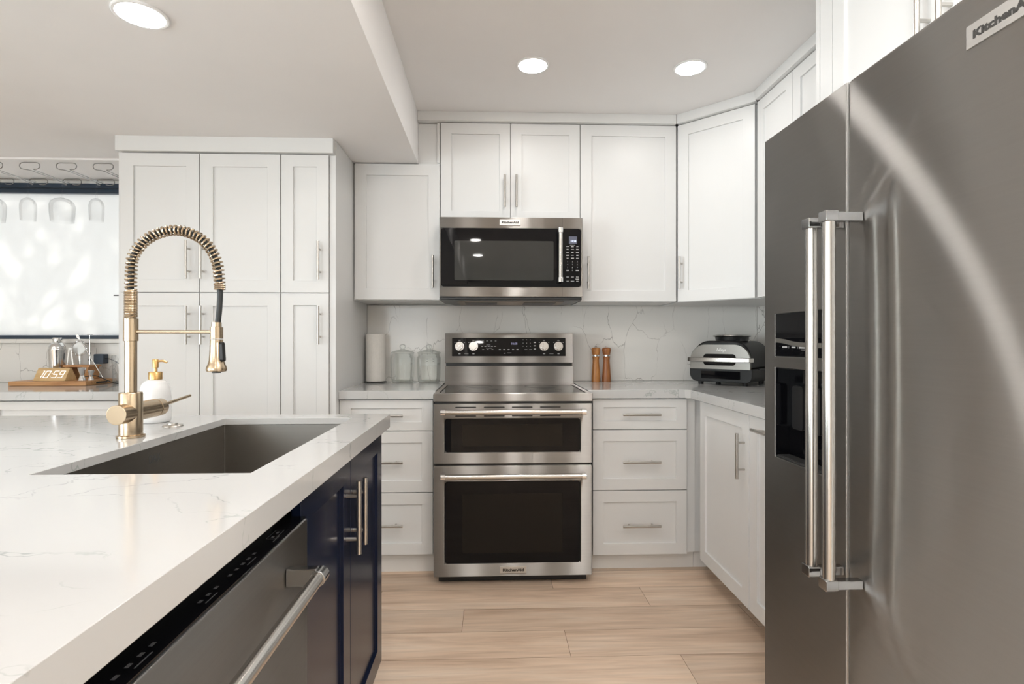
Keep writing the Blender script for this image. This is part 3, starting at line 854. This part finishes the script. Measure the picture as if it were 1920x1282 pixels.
# hollow carcass so that the sink bowl hangs inside
hc = MB()
hc.box(.001, .019, .021, .60, .10, .66).box(.765, .783, .021, .60, .10, .882).box(.0195, .7645, .021, .60, .10, .118).box(.0195, .7645, .588, .60, .1185, .882)
hc.box(.0195, .7645, .021, .039, .1185, .62)
hc.build('carcass', M['navy'], t, True)
MB().box(.001, .783, .055, .07, 0, .099).build('toe_kick', M['navy'], t, True)
front(t, .003, .374, .104, .878, 'navy', .066, ((.334, 0, .632), (.334, 0, .818)))
front(t, .378, .781, .104, .878, 'navy', .066, ((.403, 0, .632), (.403, 0, .810)))
t = thing('island_back_cabinet', 'navy blue island back cabinet under the worktop overhang', 'cabinet', (-1.35, .7, FZ))
MB().box(-1.62, -.98, -.50, 1.836, FZ, CT-.046).build('carcass', M['navy'], t)
# dishwasher
t = thing('dishwasher', 'stainless dishwasher with black top controls in the island', 'dishwasher', (-.65, .765, FZ))
MB().box(-.96, -.401, .465, 1.022, .095, .865).build('tub', M['black'], t)
dd = MB().box(-.400, -.355, .463, 1.067, .10, .820).build('dishwasher_door', M['steel'], t, bevel=.002)
MB().box(-.399, -.3585, .464, 1.066, .8205, .8245).build('control_strip', M['blackglass'], dd)
mk = MB()
TF = lambda u, v, w_: (v, u, .8246+.0002-w_)
rows = []
for yy, n2, st in ((.975, 2, .022), (.88, 5, .020), (.76, 3, .02), (.62, 4, .02), (.54, 3, .02)):
    for i_ in range(n2): rows += [(yy-st*i_, -.376, .0042, .0022)]
    rows += [(yy-.03, -.367, .015, .0008)]
rows += [(.966, -.3695, .022, .0005), (.966, -.3835, .022, .0005), (.988, -.3765, .0005, .007), (.944, -.3765, .0005, .007)]
marks(mk, TF, 0, rows); mk.build('control_markings', M['faintmark'], dd)
hd = MB().cyl((-.30, .57, .752), (-.30, .955, .752), .0112, seg=28).build('handle', M['bar'], dd)
for ya, yb in ((.545, .575), (.950, .978)):
    e = MB().cyl((-.30, ya, .752), (-.30, yb, .752), .0138, seg=28).box(-.3545, -.302, ya+.003, yb-.006, .738, .768)
    e.build('handle_bracket', M['bracket'], hd, bevel=.002)
MB().box(-.42, -.41, .463, 1.067, FZ, .094).build('kick_plate', M['black'], t)

# sink bowl
t = thing('sink', 'stainless undermount sink basin in the island worktop', 'sink', (-.6475, 1.40, .68))
sx0, sx1, sy0, sy1, sz0, sz1 = -.850, -.445, 1.029, 1.771, .67, CT-.0205
q = MB().slab(sx0-.003, sx1+.003, sy0-.003, sy1+.003, sz1-sz0+.003, [(sx0, sx1, sy0, sy1, sz1-sz0)], lambda u, v, w_: (u, v, sz1-w_))
bowl = q.build('basin', M['steel_sink'], t, bevel=.012, seg=4)
MB().lathe([(.045, .001), (.043, .004), (.03, .002), (0, .0015)], (-.6475, 1.40, sz0), 28, True, False).build('drain', M['shiny'], t)
MB().text('DAX', .028, lambda u, v: (sx0+.0006, 1.41+u, .866+v), .0004, 0, 1.0, .048).build('basin_lettering', M['etch'], t, recalc=False)

# ------------------------------------------------------------ faucet
fX, fY = -.921, 1.43
t = thing('kitchen_faucet', 'brushed gold spring-neck kitchen faucet beside the sink', 'faucet', (fX, fY, CT))
MB().lathe([(.0315, .0005), (.0315, .006), (.0265, .008), (.0265, .112), (.025, .115), (0.0, .115)], (fX, fY, CT), 40).build('base', M['brass'], t)
vb = MB().cyl((fX, fY-.055, .980), (fX, fY+.095, .980), .0245, seg=40)
vb.build('valve_body', M['brass'], t, bevel=.0012)
MB().cyl((fX, fY+.0955, .980), (fX, fY+.097, .980), .0235, seg=36).cyl((fX, fY+.0975, .980), (fX, fY+.125, .980), .0245, .0235, seg=36).build('valve_cap', M['brass'], t, bevel=.001)
MB().tube([(fX, fY+.122, .982), (fX+.001, fY+.20, .990), (fX+.002, fY+.27, .997)], [.0052, .0046, .0042], 12).build('lever', M['brass'], t)
MB().cyl((fX, fY, 1.0325), (fX, fY, 1.2205), .0138, seg=28).cyl((fX, fY, 1.2207), (fX, fY, 1.29), .0108, seg=24).build('riser', M['brass'], t)
MB().lathe([(.0142, 0), (.0166, .001), (.0166, .058), (.0142, .059)], (fX, fY, 1.162), 32, True, True).build('sleeve', M['brass'], t)
# tight winding above the sleeve
def helix(path, r, turns, tube_r, n_per=14):
    P = path; L = [0]
    for a, b_ in zip(P, P[1:]): L.append(L[-1]+(b_-a).length)
    tot = L[-1]; out = []
    steps = int(turns*n_per)
    for s_ in range(steps+1):
        d = tot*s_/steps
        i_ = 0
        while i_ < len(L)-2 and L[i_+1] < d: i_ += 1
        f_ = (d-L[i_])/max(1e-9, L[i_+1]-L[i_])
        p = P[i_].lerp(P[i_+1], f_)
        tg = (P[min(i_+2, len(P)-1)]-P[max(i_-1, 0)]).normalized()
        nA = Vector((0, 1, 0)); nB = tg.cross(nA).normalized()
        a = 2*PI*turns*s_/steps
        out.append(p+nA*math.cos(a)*r+nB*math.sin(a)*r)
    return out
hx_ = helix([Vector((fX, fY, 1.222)), Vector((fX, fY, 1.25)), Vector((fX, fY, 1.289))], .0138, 17, 0)
MB().tube(hx_, .0019, 6).build('spring_base', M['brass'], t)
arc = smooth([(fX, fY, 1.285), (fX+.001, fY, 1.335), (fX+.008, fY, 1.383), (fX+.048, fY, 1.428), (fX+.114, fY, 1.446), (fX+.178, fY, 1.423), (fX+.214, fY, 1.370), (fX+.223, fY, 1.305)], 10)
MB().tube(helix(arc, .0120, 42, 0), .0025, 7).build('spring', M['brass'], t)
hose = smooth([(fX, fY, 1.285), (fX+.001, fY, 1.335), (fX+.008, fY, 1.383), (fX+.048, fY, 1.428), (fX+.114, fY, 1.446), (fX+.178, fY, 1.423), (fX+.214, fY, 1.370), (fX+.223, fY, 1.30), (fX+.222, fY, 1.25), (fX+.217, fY, 1.20)], 10)
MB().tube(hose, .0068, 12).build('hose', M['rubber'], t)
for z in (1.296, 1.301, 1.306): MB().tube([(fX+.223+.0115*math.cos(a*PI/12), fY+.0115*math.sin(a*PI/12), z) for a in range(24)], .0025, 6, True).build('spring_end_ring', M['brass'], t)
hx0 = fX+.2145
MB().cyl((fX+.013, fY, 1.186), (hx0-.013, fY, 1.186), .0048, seg=16).build('holder_arm', M['brass'], t)
hd = MB().lathe([(.0105, .043), (.0118, .0425), (.0118, .031), (.0155, .030), (.0155, .0005), (.0, .0005)][::-1], (hx0, fY, 1.168), 32).build('holder_ring', M['brass'], t)
hd = MB().lathe([(.0, .0), (.0145, .001), (.020, .0005), (.0235, .002), (.0245, .006), (.0240, .012), (.0205, .020), (.0178, .030), (.0165, .045), (.0152, .0835), (.0, .084)], (hx0, fY, 1.083), 36).build('spray_head', M['brass'], t)
MB().rrect(-.008, .008, 1.110, 1.160, .006, .010, .021, lambda u, v, w_: (hx0+w_+.002-(v-1.110)*.06, fY-.004+u, v)).build('spray_button', M['black'], hd, bevel=.002)
MB().rrect(-.010, .010, 1.106, 1.164, .006, .004, .0115, lambda u, v, w_: (hx0+w_+.001, fY-.004+u, v)).build('button_mount', M['brass'], hd, bevel=.002)
MB().lathe([(.0, -.0025), (.011, -.0025), (.011, .001), (0, .001)], (hx0, fY, 1.083), 24).build('nozzle', M['darkgrey'], hd)

# soap dispenser
sX, sY = -1.022, 1.70
t = thing('soap_dispenser', 'white ceramic soap bottle with gold pump behind the faucet', 'soap dispenser', (sX, sY, CT))
MB().lathe([(0, 0), (.038, 0), (.041, .003), (.042, .02), (.042, .085), (.0405, .102), (.036, .115), (.027, .124), (.019, .128), (0, .128)], (sX, sY, CT+.0005), 40).build('bottle', M['ceramic'], t, angle=60)
pm_ = MB().lathe([(0, 0), (.0185, 0), (.0185, .021), (.0175, .0225), (0, .0225)], (sX, sY, CT+.1295), 32).build('collar', M['gold'], t)
q = MB().lathe([(0, 0), (.0055, 0), (.0055, .012), (.0085, .013), (.0085, .036), (.0075, .038), (0, .038)], (sX, sY, CT+.1525), 24)
q.tube(smooth([(sX+.006, sY, CT+.184), (sX+.022, sY, CT+.1855), (sX+.034, sY, CT+.181)], 5), .0034, 10)
q.build('pump', M['gold'], pm_)
# air switch button
t = thing('sink_button', 'flat round steel air switch button behind the sink', 'button', (-.92, 1.612, CT))
MB().lathe([(0, 0), (.027, 0), (.0265, .002), (.024, .0045), (.016, .0055), (0, .0055)], (-.92, 1.612, CT+.0003), 36).build('flange', M['nickel'], t)
MB().lathe([(0, 0), (.012, 0), (.0115, .003), (0, .004)], (-.92, 1.612, CT+.006), 28).build('push_top', M['nickel'], t)

# ------------------------------------------------------------ things on the worktop by the range
t = thing('paper_towel_roll', 'roll of white paper towels standing in the corner by the pantry', 'paper towels', (-.696, 3.305, CT))
MB().lathe([(0, 0), (.064, 0), (.064, .006), (.062, .008), (0, .008)], (-.696, 3.305, CT+.0005), 40).cyl((-.752, 3.27, CT+.006), (-.752, 3.27, CT+.30), .004, seg=10).build('acrylic_base', M['acrylic'], t)
MB().lathe([(.02, 0), (.0565, 0), (.0575, .003), (.0575, .277), (.0565, .28), (.02, .28)], (-.696, 3.305, CT+.010), 48, False, False).lathe([(.02, 0), (.02, .28)], (-.696, 3.305, CT+.010), 24, False, False).build('roll', M['paper'], t)

jar0 = None
def jar(x, y, label):
    global jar0
    if jar0 is None:
        jar0 = t = thing('glass_jar', label, 'jar', (x, y, CT), 0, 'glass jars by the range')
        MB().lathe([(0, .004), (.052, .004), (.060, .001), (.064, .006), (.068, .03), (.070, .09), (.0705, .142), (.069, .152), (.0645, .158), (.0635, .166), (.066, .170), (.068, .174)], (0, 0, .0005), 48, False, False).build('jar_body', M['jar'], t, True, angle=80)
        MB().lathe([(0, .012), (.05, .0115), (.061, .008), (.063, .014)], (0, 0, .0005), 48, False, False).build('jar_base', M['jar'], t, True, angle=80)
        MB().lathe([(.0, .1745), (.066, .1745), (.0695, .177), (.0685, .181), (.055, .186), (.035, .192), (.017, .197), (.011, .201), (.0155, .206), (.0185, .214), (.0165, .223), (.009, .2285), (0, .2295)], (0, 0, .0005), 48, False, False).build('lid', M['jar'], t, True, angle=80)
        return t
    t = copy_tree(jar0); t.location = (x, y, CT); t['label'] = label
    return t
jar(-.536, 3.31, 'empty clear glass jar with knob lid next to the paper towels')
jar(-.378, 3.31, 'empty clear glass jar with knob lid nearest the range')

def outlet(x0, x1, z0, z1, yf, label, vertical):
    t = thing('wall_outlet', label, 'outlet', ((x0+x1)/2, yf, (z0+z1)/2))
    MB().rrect(x0, x1, z0, z1, .004, -.006, -.0003, Ff(yf)).build('cover_plate', M['plate'], t, bevel=.001)
    cx, cz = (x0+x1)/2, (z0+z1)/2
    h_ = MB()
    for s_ in (-1, 1):
        for o_ in (-.0065, .0065):
            if vertical: h_.box(cx+o_-.0012, cx+o_+.0012, yf-.0066, yf-.006, cz+s_*.0195-.005, cz+s_*.0195+.005)
            else: h_.box(cx+s_*.0195-.005, cx+s_*.0195+.005, yf-.0066, yf-.006, cz+o_-.0012, cz+o_+.0012)
    h_.build('socket_slot', M['black'], t)
    return t
outlet(-.433, -.325, 1.014, 1.082, BS, 'white double wall outlet seen behind the glass jar', False)

def mill(x, mat, label):
    y = 3.335
    t = thing('spice_mill', label, 'spice mill', (x, y, CT), 0, 'wooden salt and pepper mills')
    MB().lathe([(0, 0), (.0268, 0), (.0268, .004), (.0262, .03), (.0235, .075), (.0200, .115), (.0195, .135), (.0215, .149), (.0225, .1535), (0, .1535)], (x, y, CT+.0005), 36).build('mill_body', M[mat], t, angle=60)
    MB().lathe([(.0185, .154), (.0185, .1635)], (x, y, CT+.0005), 32).build('metal_ring', M['shiny'], t)
    hd = MB().lathe([(0, .164), (.0215, .164), (.0225, .168), (.0268, .192), (.0270, .200), (.0235, .2065), (.010, .209), (0, .209)], (x, y, CT+.0005), 36).build('mill_head', M[mat], t, angle=60)
    MB().lathe([(0, 0), (.005, 0), (.006, .007), (.004, .010), (0, .0105)], (x, y, CT+.210), 16).build('finial', M['shiny'], hd)
mill(.639, 'acacia', 'light brown wooden spice mill nearest the range')
mill(.705, 'acacia2', 'darker brown wooden spice mill, right one of the pair')

# indoor grill, turned into the corner
G0 = (1.150, 3.135)
t = thing('indoor_grill', 'black indoor grill with silver lid front in the worktop corner', 'grill', (G0[0], G0[1], CT), -PI/4)
gw, gd_ = .352, .33
G = lambda u, v, w_: (u, w_, v)
base = MB().rrect(0, gw, .018, .094, (.045, .035, 0, 0), 0, gd_, G, 8).build('base', M['grill'], t, True, bevel=.004)
MB().rrect(.012, gw-.012, .0945, .250, (0, 0, .095, .095), .012, gd_-.005, G, 12).build('lid', M['grill'], t, True, bevel=.012, seg=4)
fp = MB().rrect(.006, gw-.008, .090, .229, (0, 0, .088, .088), -.006, .0115, G, 12).build('lid_front', M['steel_grill'], t, True, bevel=.002)
MB().rrect(.085, gw-.085, .112, .176, .018, -.0075, -.0062, G).build('lid_window', M['blackglass'], fp, True)
hb = MB()
hb.prism([(-.004, -.0065), (.0, -.030), (.03, -.040), (gw-.035, -.040), (gw-.006, -.031), (gw+.012, -.006), (gw+.002, -.006), (gw-.012, -.024), (gw-.04, -.030), (.035, -.030), (.012, -.022), (.006, -.0065)], lambda u, v: (u, v, .132), lambda u, v: (u, v, .156))
hb.build('handle', M['bar'], fp, True, bevel=.003, label='silver wrap-around lid handle')
MB().text('Ninja', .026, lambda u, v: (gw*.5+.01+u, -.0066, .199+v), .0003, .25, 1.0, .052).build('lid_lettering', M['plate'], fp, True, recalc=False)
MB().cyl((gw*.53, .15, .2505), (gw*.53, .15, .272), .088, .092, 40).build('vent_neck', M['black'], t, True)
MB().lathe([(0, .0), (.100, 0), (.104, .004), (.102, .010), (.08, .0135), (0, .015)], (gw*.53, .15, .2725), 44).build('vent_cap', M['knob'], t, True)
for x in (.05, gw-.05):
    for y in (.04, gd_-.04):
        MB().lathe([(0, 0), (.014, 0), (.016, .0175), (0, .0175)], (x, y, .0004), 18).build('foot', M['black'], t, True)
MB().rrect(gw*.2, gw*.82, .036, .080, .004, -.002, -.0003, G).build('control_panel', M['blackglass'], base, True)
MB().box(gw+.0003, gw+.004, .10, .22, .088, .096).build('side_latch', M['black'], t, True)

# ------------------------------------------------------------ bar corner
# glass rack board with its wire channels
tag(MB().box(-4.0, -1.83, 3.02, BW-.002, 2.138, LC-.0005).build('rack_board', M['ceil'], bevel=.001), 'thin white board on the ceiling carrying the wire glass racks', 'board')
rack0 = None
def wire_rack(x, label):
    global rack0
    if rack0 is None:
        rack0 = t = thing('glass_rack', label, 'glass rack', (x, 3.06, 2.137), 0, 'wire glass racks under the board')
        def pill(y):
            return smooth([(-.012, y+.03, -.0385), (-.020, y+.010, -.0385), (-.034, y, -.0385), (-.048, y, -.033), (-.0535, y, -.020), (-.048, y, -.008), (-.034, y, -.0035), (0, y, -.0035), (.034, y, -.0035), (.048, y, -.008), (.0535, y, -.020), (.048, y, -.033), (.034, y, -.0385), (.020, y, -.0385), (.012, y+.012, -.0385)], 5)
        MB().tube(pill(0), .0023, 7).build('front_loop', M['wire'], t, True)
        pb = [Vector((p.x, .30-p.y, p.z)) for p in pill(0)]
        MB().tube(pb, .0023, 7).build('rear_loop', M['wire'], t, True)
        for s_ in (-1, 1):
            MB().tube([(s_*.012, .031 if s_ < 0 else .013, -.0385), (s_*.012, .269, -.0385)], .0021, 7).build('rail', M['wire'], t, True)
        return t
    t = copy_tree(rack0); t.location = (x, 3.06, 2.137); t['label'] = label
    return t
wire_rack(-2.118, 'wire glass rack under the board, nearest the pantry')
wire_rack(-2.313, 'wire glass rack under the board, second from the pantry')
wire_rack(-2.507, 'wire glass rack under the board, third from the pantry')
wire_rack(-2.702, 'wire glass rack under the board, fourth from the pantry')
def wine_glass(x, rb, hb_, label):
    z = 2.0995     # foot rests on the rails, the bowl hangs down
    t = thing('wine_glass', label, 'wine glass', (x, 3.285, z+.004), 0, 'wine glasses hanging from the racks')
    MB().lathe([(0, .0035), (.015, .003), (.034, .0008), (.036, .0018), (.036, .0028), (.012, .006), (0, .007)], (x, 3.285, z+.0005), 36, False, False).build('glass_foot', M['glass'], t, angle=80)
    MB().lathe([(.0055, 0), (.0036, -.012), (.0034, -.075), (.005, -.090), (.008, -.098)], (x, 3.285, z+.0005), 16, False, False).build('stem', M['glass'], t, angle=80)
    prof = [(0, 0), (rb*.25, -.002), (rb*.62, -.010), (rb*.88, -.024), (rb, -.045), (rb*.98, -hb_*.65), (rb*.90, -hb_)]
    inner = [(r_-.0012 if r_ > .002 else 0, h_-.0014) for r_, h_ in prof[:-1]] + [(prof[-1][0]-.0012, -hb_)]
    MB().lathe(prof+inner[::-1], (x, 3.285, z-.0975), 40, False, False).build('bowl', M['glass'], t, angle=80)
wine_glass(-2.312, .0385, .135, 'slim wine glass hanging nearest the pantry')
wine_glass(-2.507, .062, .142, 'wide-bowled wine glass hanging upside down in the middle')
wine_glass(-2.700, .0405, .135, 'slim wine glass hanging left of the wide-bowled glass')
wine_glass(-2.897, .060, .140, 'wine glass cut off by the left edge of the picture')
wire_rack(-2.897, 'wire glass rack at the left edge of the picture')

BZ = CT+.026
t = thing('serving_board', 'bamboo serving board under the clock and bar tools', 'board', (-2.44, 3.22, CT))
MB().prism([(-2.655, 3.10), (-2.240, 3.10), (-2.245, 3.355), (-2.65, 3.355)], lambda u, v: (u, v, CT+.0005), lambda u, v: (u, v, BZ)).build('bamboo_slab', M['bamboo'], t, bevel=.003)
MB().box(-2.2395, -2.2385, 3.18, 3.27, CT+.008, CT+.018).build('grip_slot', M['darkmark'], t)

# wedge clock
t = thing('desk_clock', 'wooden wedge clock showing 10:59 in white digits', 'clock', (-2.46, 3.16, BZ))
cp = [(3.125, BZ+.0005), (3.165, BZ+.071), (3.178, BZ+.071), (3.218, BZ+.0005)]
MB().prism(cp, lambda u, v: (-2.545, u, v), lambda u, v: (-2.372, u, v)).build('clock_case', M['clockwood'], t, bevel=.0015)
cy = Vector((0, .040, .0705)).normalized(); cn = Vector((0, -.0705, .040)).normalized()
def CL(u, v): 
    p = Vector((-2.459+u, 3.145, BZ+.0358))+cy*v+cn*.0008
    return tuple(p)
SEG = {'0': 'abcdef', '1': 'bc', '5': 'afgcd', '9': 'abcdfg'}
dg = MB()
def bar_(u0, v0, u1, v1, th=.0036):
    sh = .22
    P = [(u0, v0), (u1, v1)]
    d = Vector((u1-u0, v1-v0)).normalized(); nn = Vector((-d.y, d.x))*th/2
    pts = [(u0+nn.x, v0+nn.y), (u1+nn.x, v1+nn.y), (u1-nn.x, v1-nn.y), (u0-nn.x, v0-nn.y)]
    dg.fresh().face([CL(u+v*sh, v) for u, v in pts])
def digit(ch, u):
    wd, ht = .0115, .0205
    sg = {'a': (-wd, ht, wd, ht), 'b': (wd, ht, wd, 0), 'c': (wd, 0, wd, -ht), 'd': (-wd, -ht, wd, -ht), 'e': (-wd, 0, -wd, -ht), 'f': (-wd, ht, -wd, 0), 'g': (-wd, 0, wd, 0)}
    for k in SEG[ch]:
        a = sg[k]; bar_(u+a[0], a[1], u+a[2], a[3])
digit('1', -.058); bar_(-.0535, .0205, -.0465, .0205); digit('0', -.023)
bar_(.001, .008, .001, .0045); bar_(.001, -.009, .001, -.0125)
digit('5', .022); digit('9', .055)
dg.build('clock_digits', M['led'], t, recalc=False)
# clock cord
tag(MB().tube(smooth([(-2.36, 3.225, BZ+.018), (-2.32, 3.225, BZ+.020), (-2.28, 3.23, BZ+.024), (-2.235, 3.215, BZ+.012), (-2.19, 3.205, BZ-.004), (-2.14, 3.20, CT+.006), (-2.06, 3.20, CT+.0035)], 6), .0025, 7).build('power_cord', M['black']), 'thin black power cord from the clock across the bamboo board', 'cord')

# stand for bar tools
t = thing('tool_stand', 'small two-legged bamboo stand behind the wedge clock', 'stand', (-2.39, 3.29, BZ))
SZ = BZ+.083
MB().box(-2.475, -2.325, 3.245, 3.345, SZ-.012, SZ).build('stand_top', M['bamboo'], t, bevel=.002)
MB().box(-2.465, -2.448, 3.25, 3.34, BZ+.0005, SZ-.0125).build('stand_leg', M['bamboo'], t)
MB().box(-2.36, -2.335, 3.25, 3.34, BZ+.0005, SZ-.0125).build('stand_leg', M['bamboo'], t)
# shaker
t = thing('cocktail_shaker', 'shiny steel cocktail shaker standing behind the clock', 'cocktail shaker', (-2.527, 3.275, BZ))
MB().lathe([(0, 0), (.033, 0), (.034, .004), (.0405, .08), (.0445, .168), (.0455, .172), (.0445, .176), (0, .176)], (-2.527, 3.275, BZ+.0005), 40).build('cup', M['shiny'], t)
sh_ = MB().lathe([(0, .1765), (.0395, .1765), (.0405, .184), (.036, .198), (.0275, .208), (.022, .213), (0, .213)], (-2.527, 3.275, BZ+.0005), 40).build('strainer_top', M['shiny'], t, angle=50)
MB().lathe([(0, .2135), (.0215, .2135), (.0225, .216), (.0225, .238), (.0205, .242), (0, .2425)], (-2.527, 3.275, BZ+.0005), 32).build('cap', M['shiny'], sh_)
# tongs, strainer, muddler on the stand
t = thing('ice_tongs', 'slim steel tongs standing between shaker and strainer', 'tongs', (-2.455, 3.275, SZ))
for s_ in (-1, 1):
    MB().prism([(-.003, 0), (.003, 0), (.004, .10), (-.004, .10)], lambda u, v: (-2.455+u+s_*.012*(1-v/.10)+s_*.0042, 3.274, SZ+.0005+v), lambda u, v: (-2.455+u+s_*.012*(1-v/.10)+s_*.0042, 3.2765, SZ+.0005+v)).build('tong_arm', M['shiny'], t)
t = thing('cocktail_strainer', 'round steel cocktail strainer with coiled rim standing upright on the stand', 'strainer', (-2.42, 3.30, SZ))
rc = Vector((-2.42, 3.30, SZ+.098))
MB().cyl(rc+Vector((0, -.0008, 0)), rc+Vector((0, .0008, 0)), .034, seg=40).build('strainer_plate', M['badge'], t)
ringp = [rc+Vector((.039*math.cos(a*PI/24), 0, .039*math.sin(a*PI/24))) for a in range(48)]
coil = []
for s_ in range(48*6):
    a = 2*PI*s_/(48*6); b_ = 2*PI*s_*40/(48*6)
    rr_ = .042+.0045*math.cos(b_)
    coil.append(rc+Vector((rr_*math.cos(a), .0045*math.sin(b_), rr_*math.sin(a))))
MB().tube(coil, .0012, 5, True).build('spring_coil', M['shiny'], t)
MB().box(-2.426, -2.414, 3.299, 3.3015, SZ+.0005, SZ+.063).build('handle', M['shiny'], t)
t = thing('muddler', 'thin steel rod with a flat round top standing right of the strainer', 'muddler', (-2.372, 3.315, SZ))
MB().cyl((-2.372, 3.315, SZ+.0005), (-2.372, 3.315, SZ+.176), .0024, seg=10).build('rod', M['shiny'], t)
MB().lathe([(0, 0), (.013, 0), (.0135, .003), (.011, .005), (0, .0052)], (-2.372, 3.315, SZ+.1765), 24).build('flat_top', M['shiny'], t)
# jiggers
def jigger(x, y, s_, label):
    t = thing('jigger', label, 'jigger', (x, y, BZ), 0, 'hourglass jiggers')
    MB().lathe([(0, 0), (.019*s_, 0), (.0195*s_, .001), (.0105*s_, .028*s_), (.0, .0281*s_)], (x, y, BZ+.0005), 28).build('lower_cup', M['shiny'], t)
    MB().lathe([(0, .0283*s_), (.0105*s_, .0284*s_), (.021*s_, .072*s_), (.0195*s_, .072*s_), (.009*s_, .032*s_), (0, .031*s_)], (x, y, BZ+.0005), 28, False, False).build('upper_cup', M['shiny'], t)
jigger(-2.300, 3.155, 1.0, 'larger steel hourglass jigger on the bamboo board')
jigger(-2.262, 3.17, .78, 'smaller steel hourglass jigger at the board edge')
# cut glass tumbler and leaning spoon
t = thing('cut_glass_tumbler', 'clear cut-glass tumbler on the counter beside the pantry', 'tumbler', (-2.17, 3.305, CT))
seg = 16; tb = MB(); rings = []
for k, h_ in enumerate([.002, .025, .055, .085, .115, .14, .165]):
    rings.append([(-2.17+(.054+.006*h_/.165)*math.cos(2*PI*(i_+.5*(k % 2))/seg), 3.305+(.054+.006*h_/.165)*math.sin(2*PI*(i_+.5*(k % 2))/seg), CT+h_) for i_ in range(seg)])
for k in range(len(rings)-1):
    A, B = rings[k], rings[k+1]
    for i_ in range(seg):
        j_ = (i_+1) % seg
        if k % 2 == 0: tb.face([A[i_], A[j_], B[i_]]); tb.face([A[j_], B[j_], B[i_]])
        else: tb.face([A[i_], B[j_], B[i_]]); tb.face([A[i_], A[j_], B[j_]])
tb.face(rings[0][::-1])
tb.build('tumbler_wall', M['acrylic'], t, angle=5)
MB().lathe([(0, .004), (.05, .004), (.05, .012), (0, .012)], (-2.17, 3.305, CT), 32).build('tumbler_base', M['acrylic'], t)
t = thing('bar_spoon', 'long twisted bar spoon leaning diagonally across the tumbler', 'spoon', (-2.33, 3.23, BZ))
sp0, sp1 = Vector((-2.232, 3.228, BZ+.004)), Vector((-2.388, 3.236, 1.205))
MB().tube([sp0.lerp(sp1, i_/20) for i_ in range(21)], .0024, 8).build('stem', M['shiny'], t)
dq = (sp1-sp0).normalized(); sd = Vector((dq.z, 0, -dq.x))
pts = [(0, .003), (.01, .006), (.022, .008), (.033, .006), (.038, .001)]
top_ = [sp1-dq*.036+dq*a+sd*b_ for a, b_ in pts]+[sp1-dq*.036+dq*a-sd*b_ for a, b_ in pts[::-1]]
q = MB(); A = [tuple(p+Vector((0, -.004, 0))) for p in top_]; B = [tuple(p+Vector((0, -.0026, 0))) for p in top_]
q.face(A); q.face(B[::-1])
for i_ in range(len(A)): q.face([A[i_], A[(i_+1) % len(A)], B[(i_+1) % len(A)], B[i_]])
q.build('spoon_bowl', M['shiny'], t)
# outlet with adapter behind the bar tools
outlet(-2.46, -2.385, 1.015, 1.13, BS, 'white wall outlet behind the bar tools', True)
t = thing('plug_adapter', 'dark power adapter plugged into the wall behind the tumbler', 'adapter', (-2.345, 3.36, 1.06))
MB().rrect(-2.372, -2.315, 1.030, 1.088, .006, -.045, -.001, Ff(BS)).build('adapter_body', M['navyframe'], t, bevel=.002)
MB().tube(smooth([(-2.313, 3.36, 1.06), (-2.27, 3.35, 1.055), (-2.22, 3.37, 1.02), (-2.15, 3.378, .985), (-2.08, 3.378, .95)], 6), .0024, 7).build('cord', M['black'], t)

# foliage outside that dapples the frosted window
fo = MB()
for i_ in range(4300):
    c0 = Vector((random.uniform(-4.6, -.6), random.uniform(5.6, 6.8), random.uniform(2.6, 5.0)))
    ax = Vector((random.uniform(-1, 1), random.uniform(-1, 1), random.uniform(-1, 1))).normalized()
    a = ax.orthogonal().normalized()*.05; b_ = ax.cross(a).normalized()*.09
    fo.fresh().face([tuple(c0-b_), tuple(c0+a*.8-b_*.2), tuple(c0+b_), tuple(c0-a*.8-b_*.2)])
o = fo.build('foliage', M['leaf'], recalc=False)
o['kind'] = 'stuff'; o['label'] = 'tree foliage outside the frosted bar window'; o['category'] = 'foliage'
sc.cycles.use_denoising = True
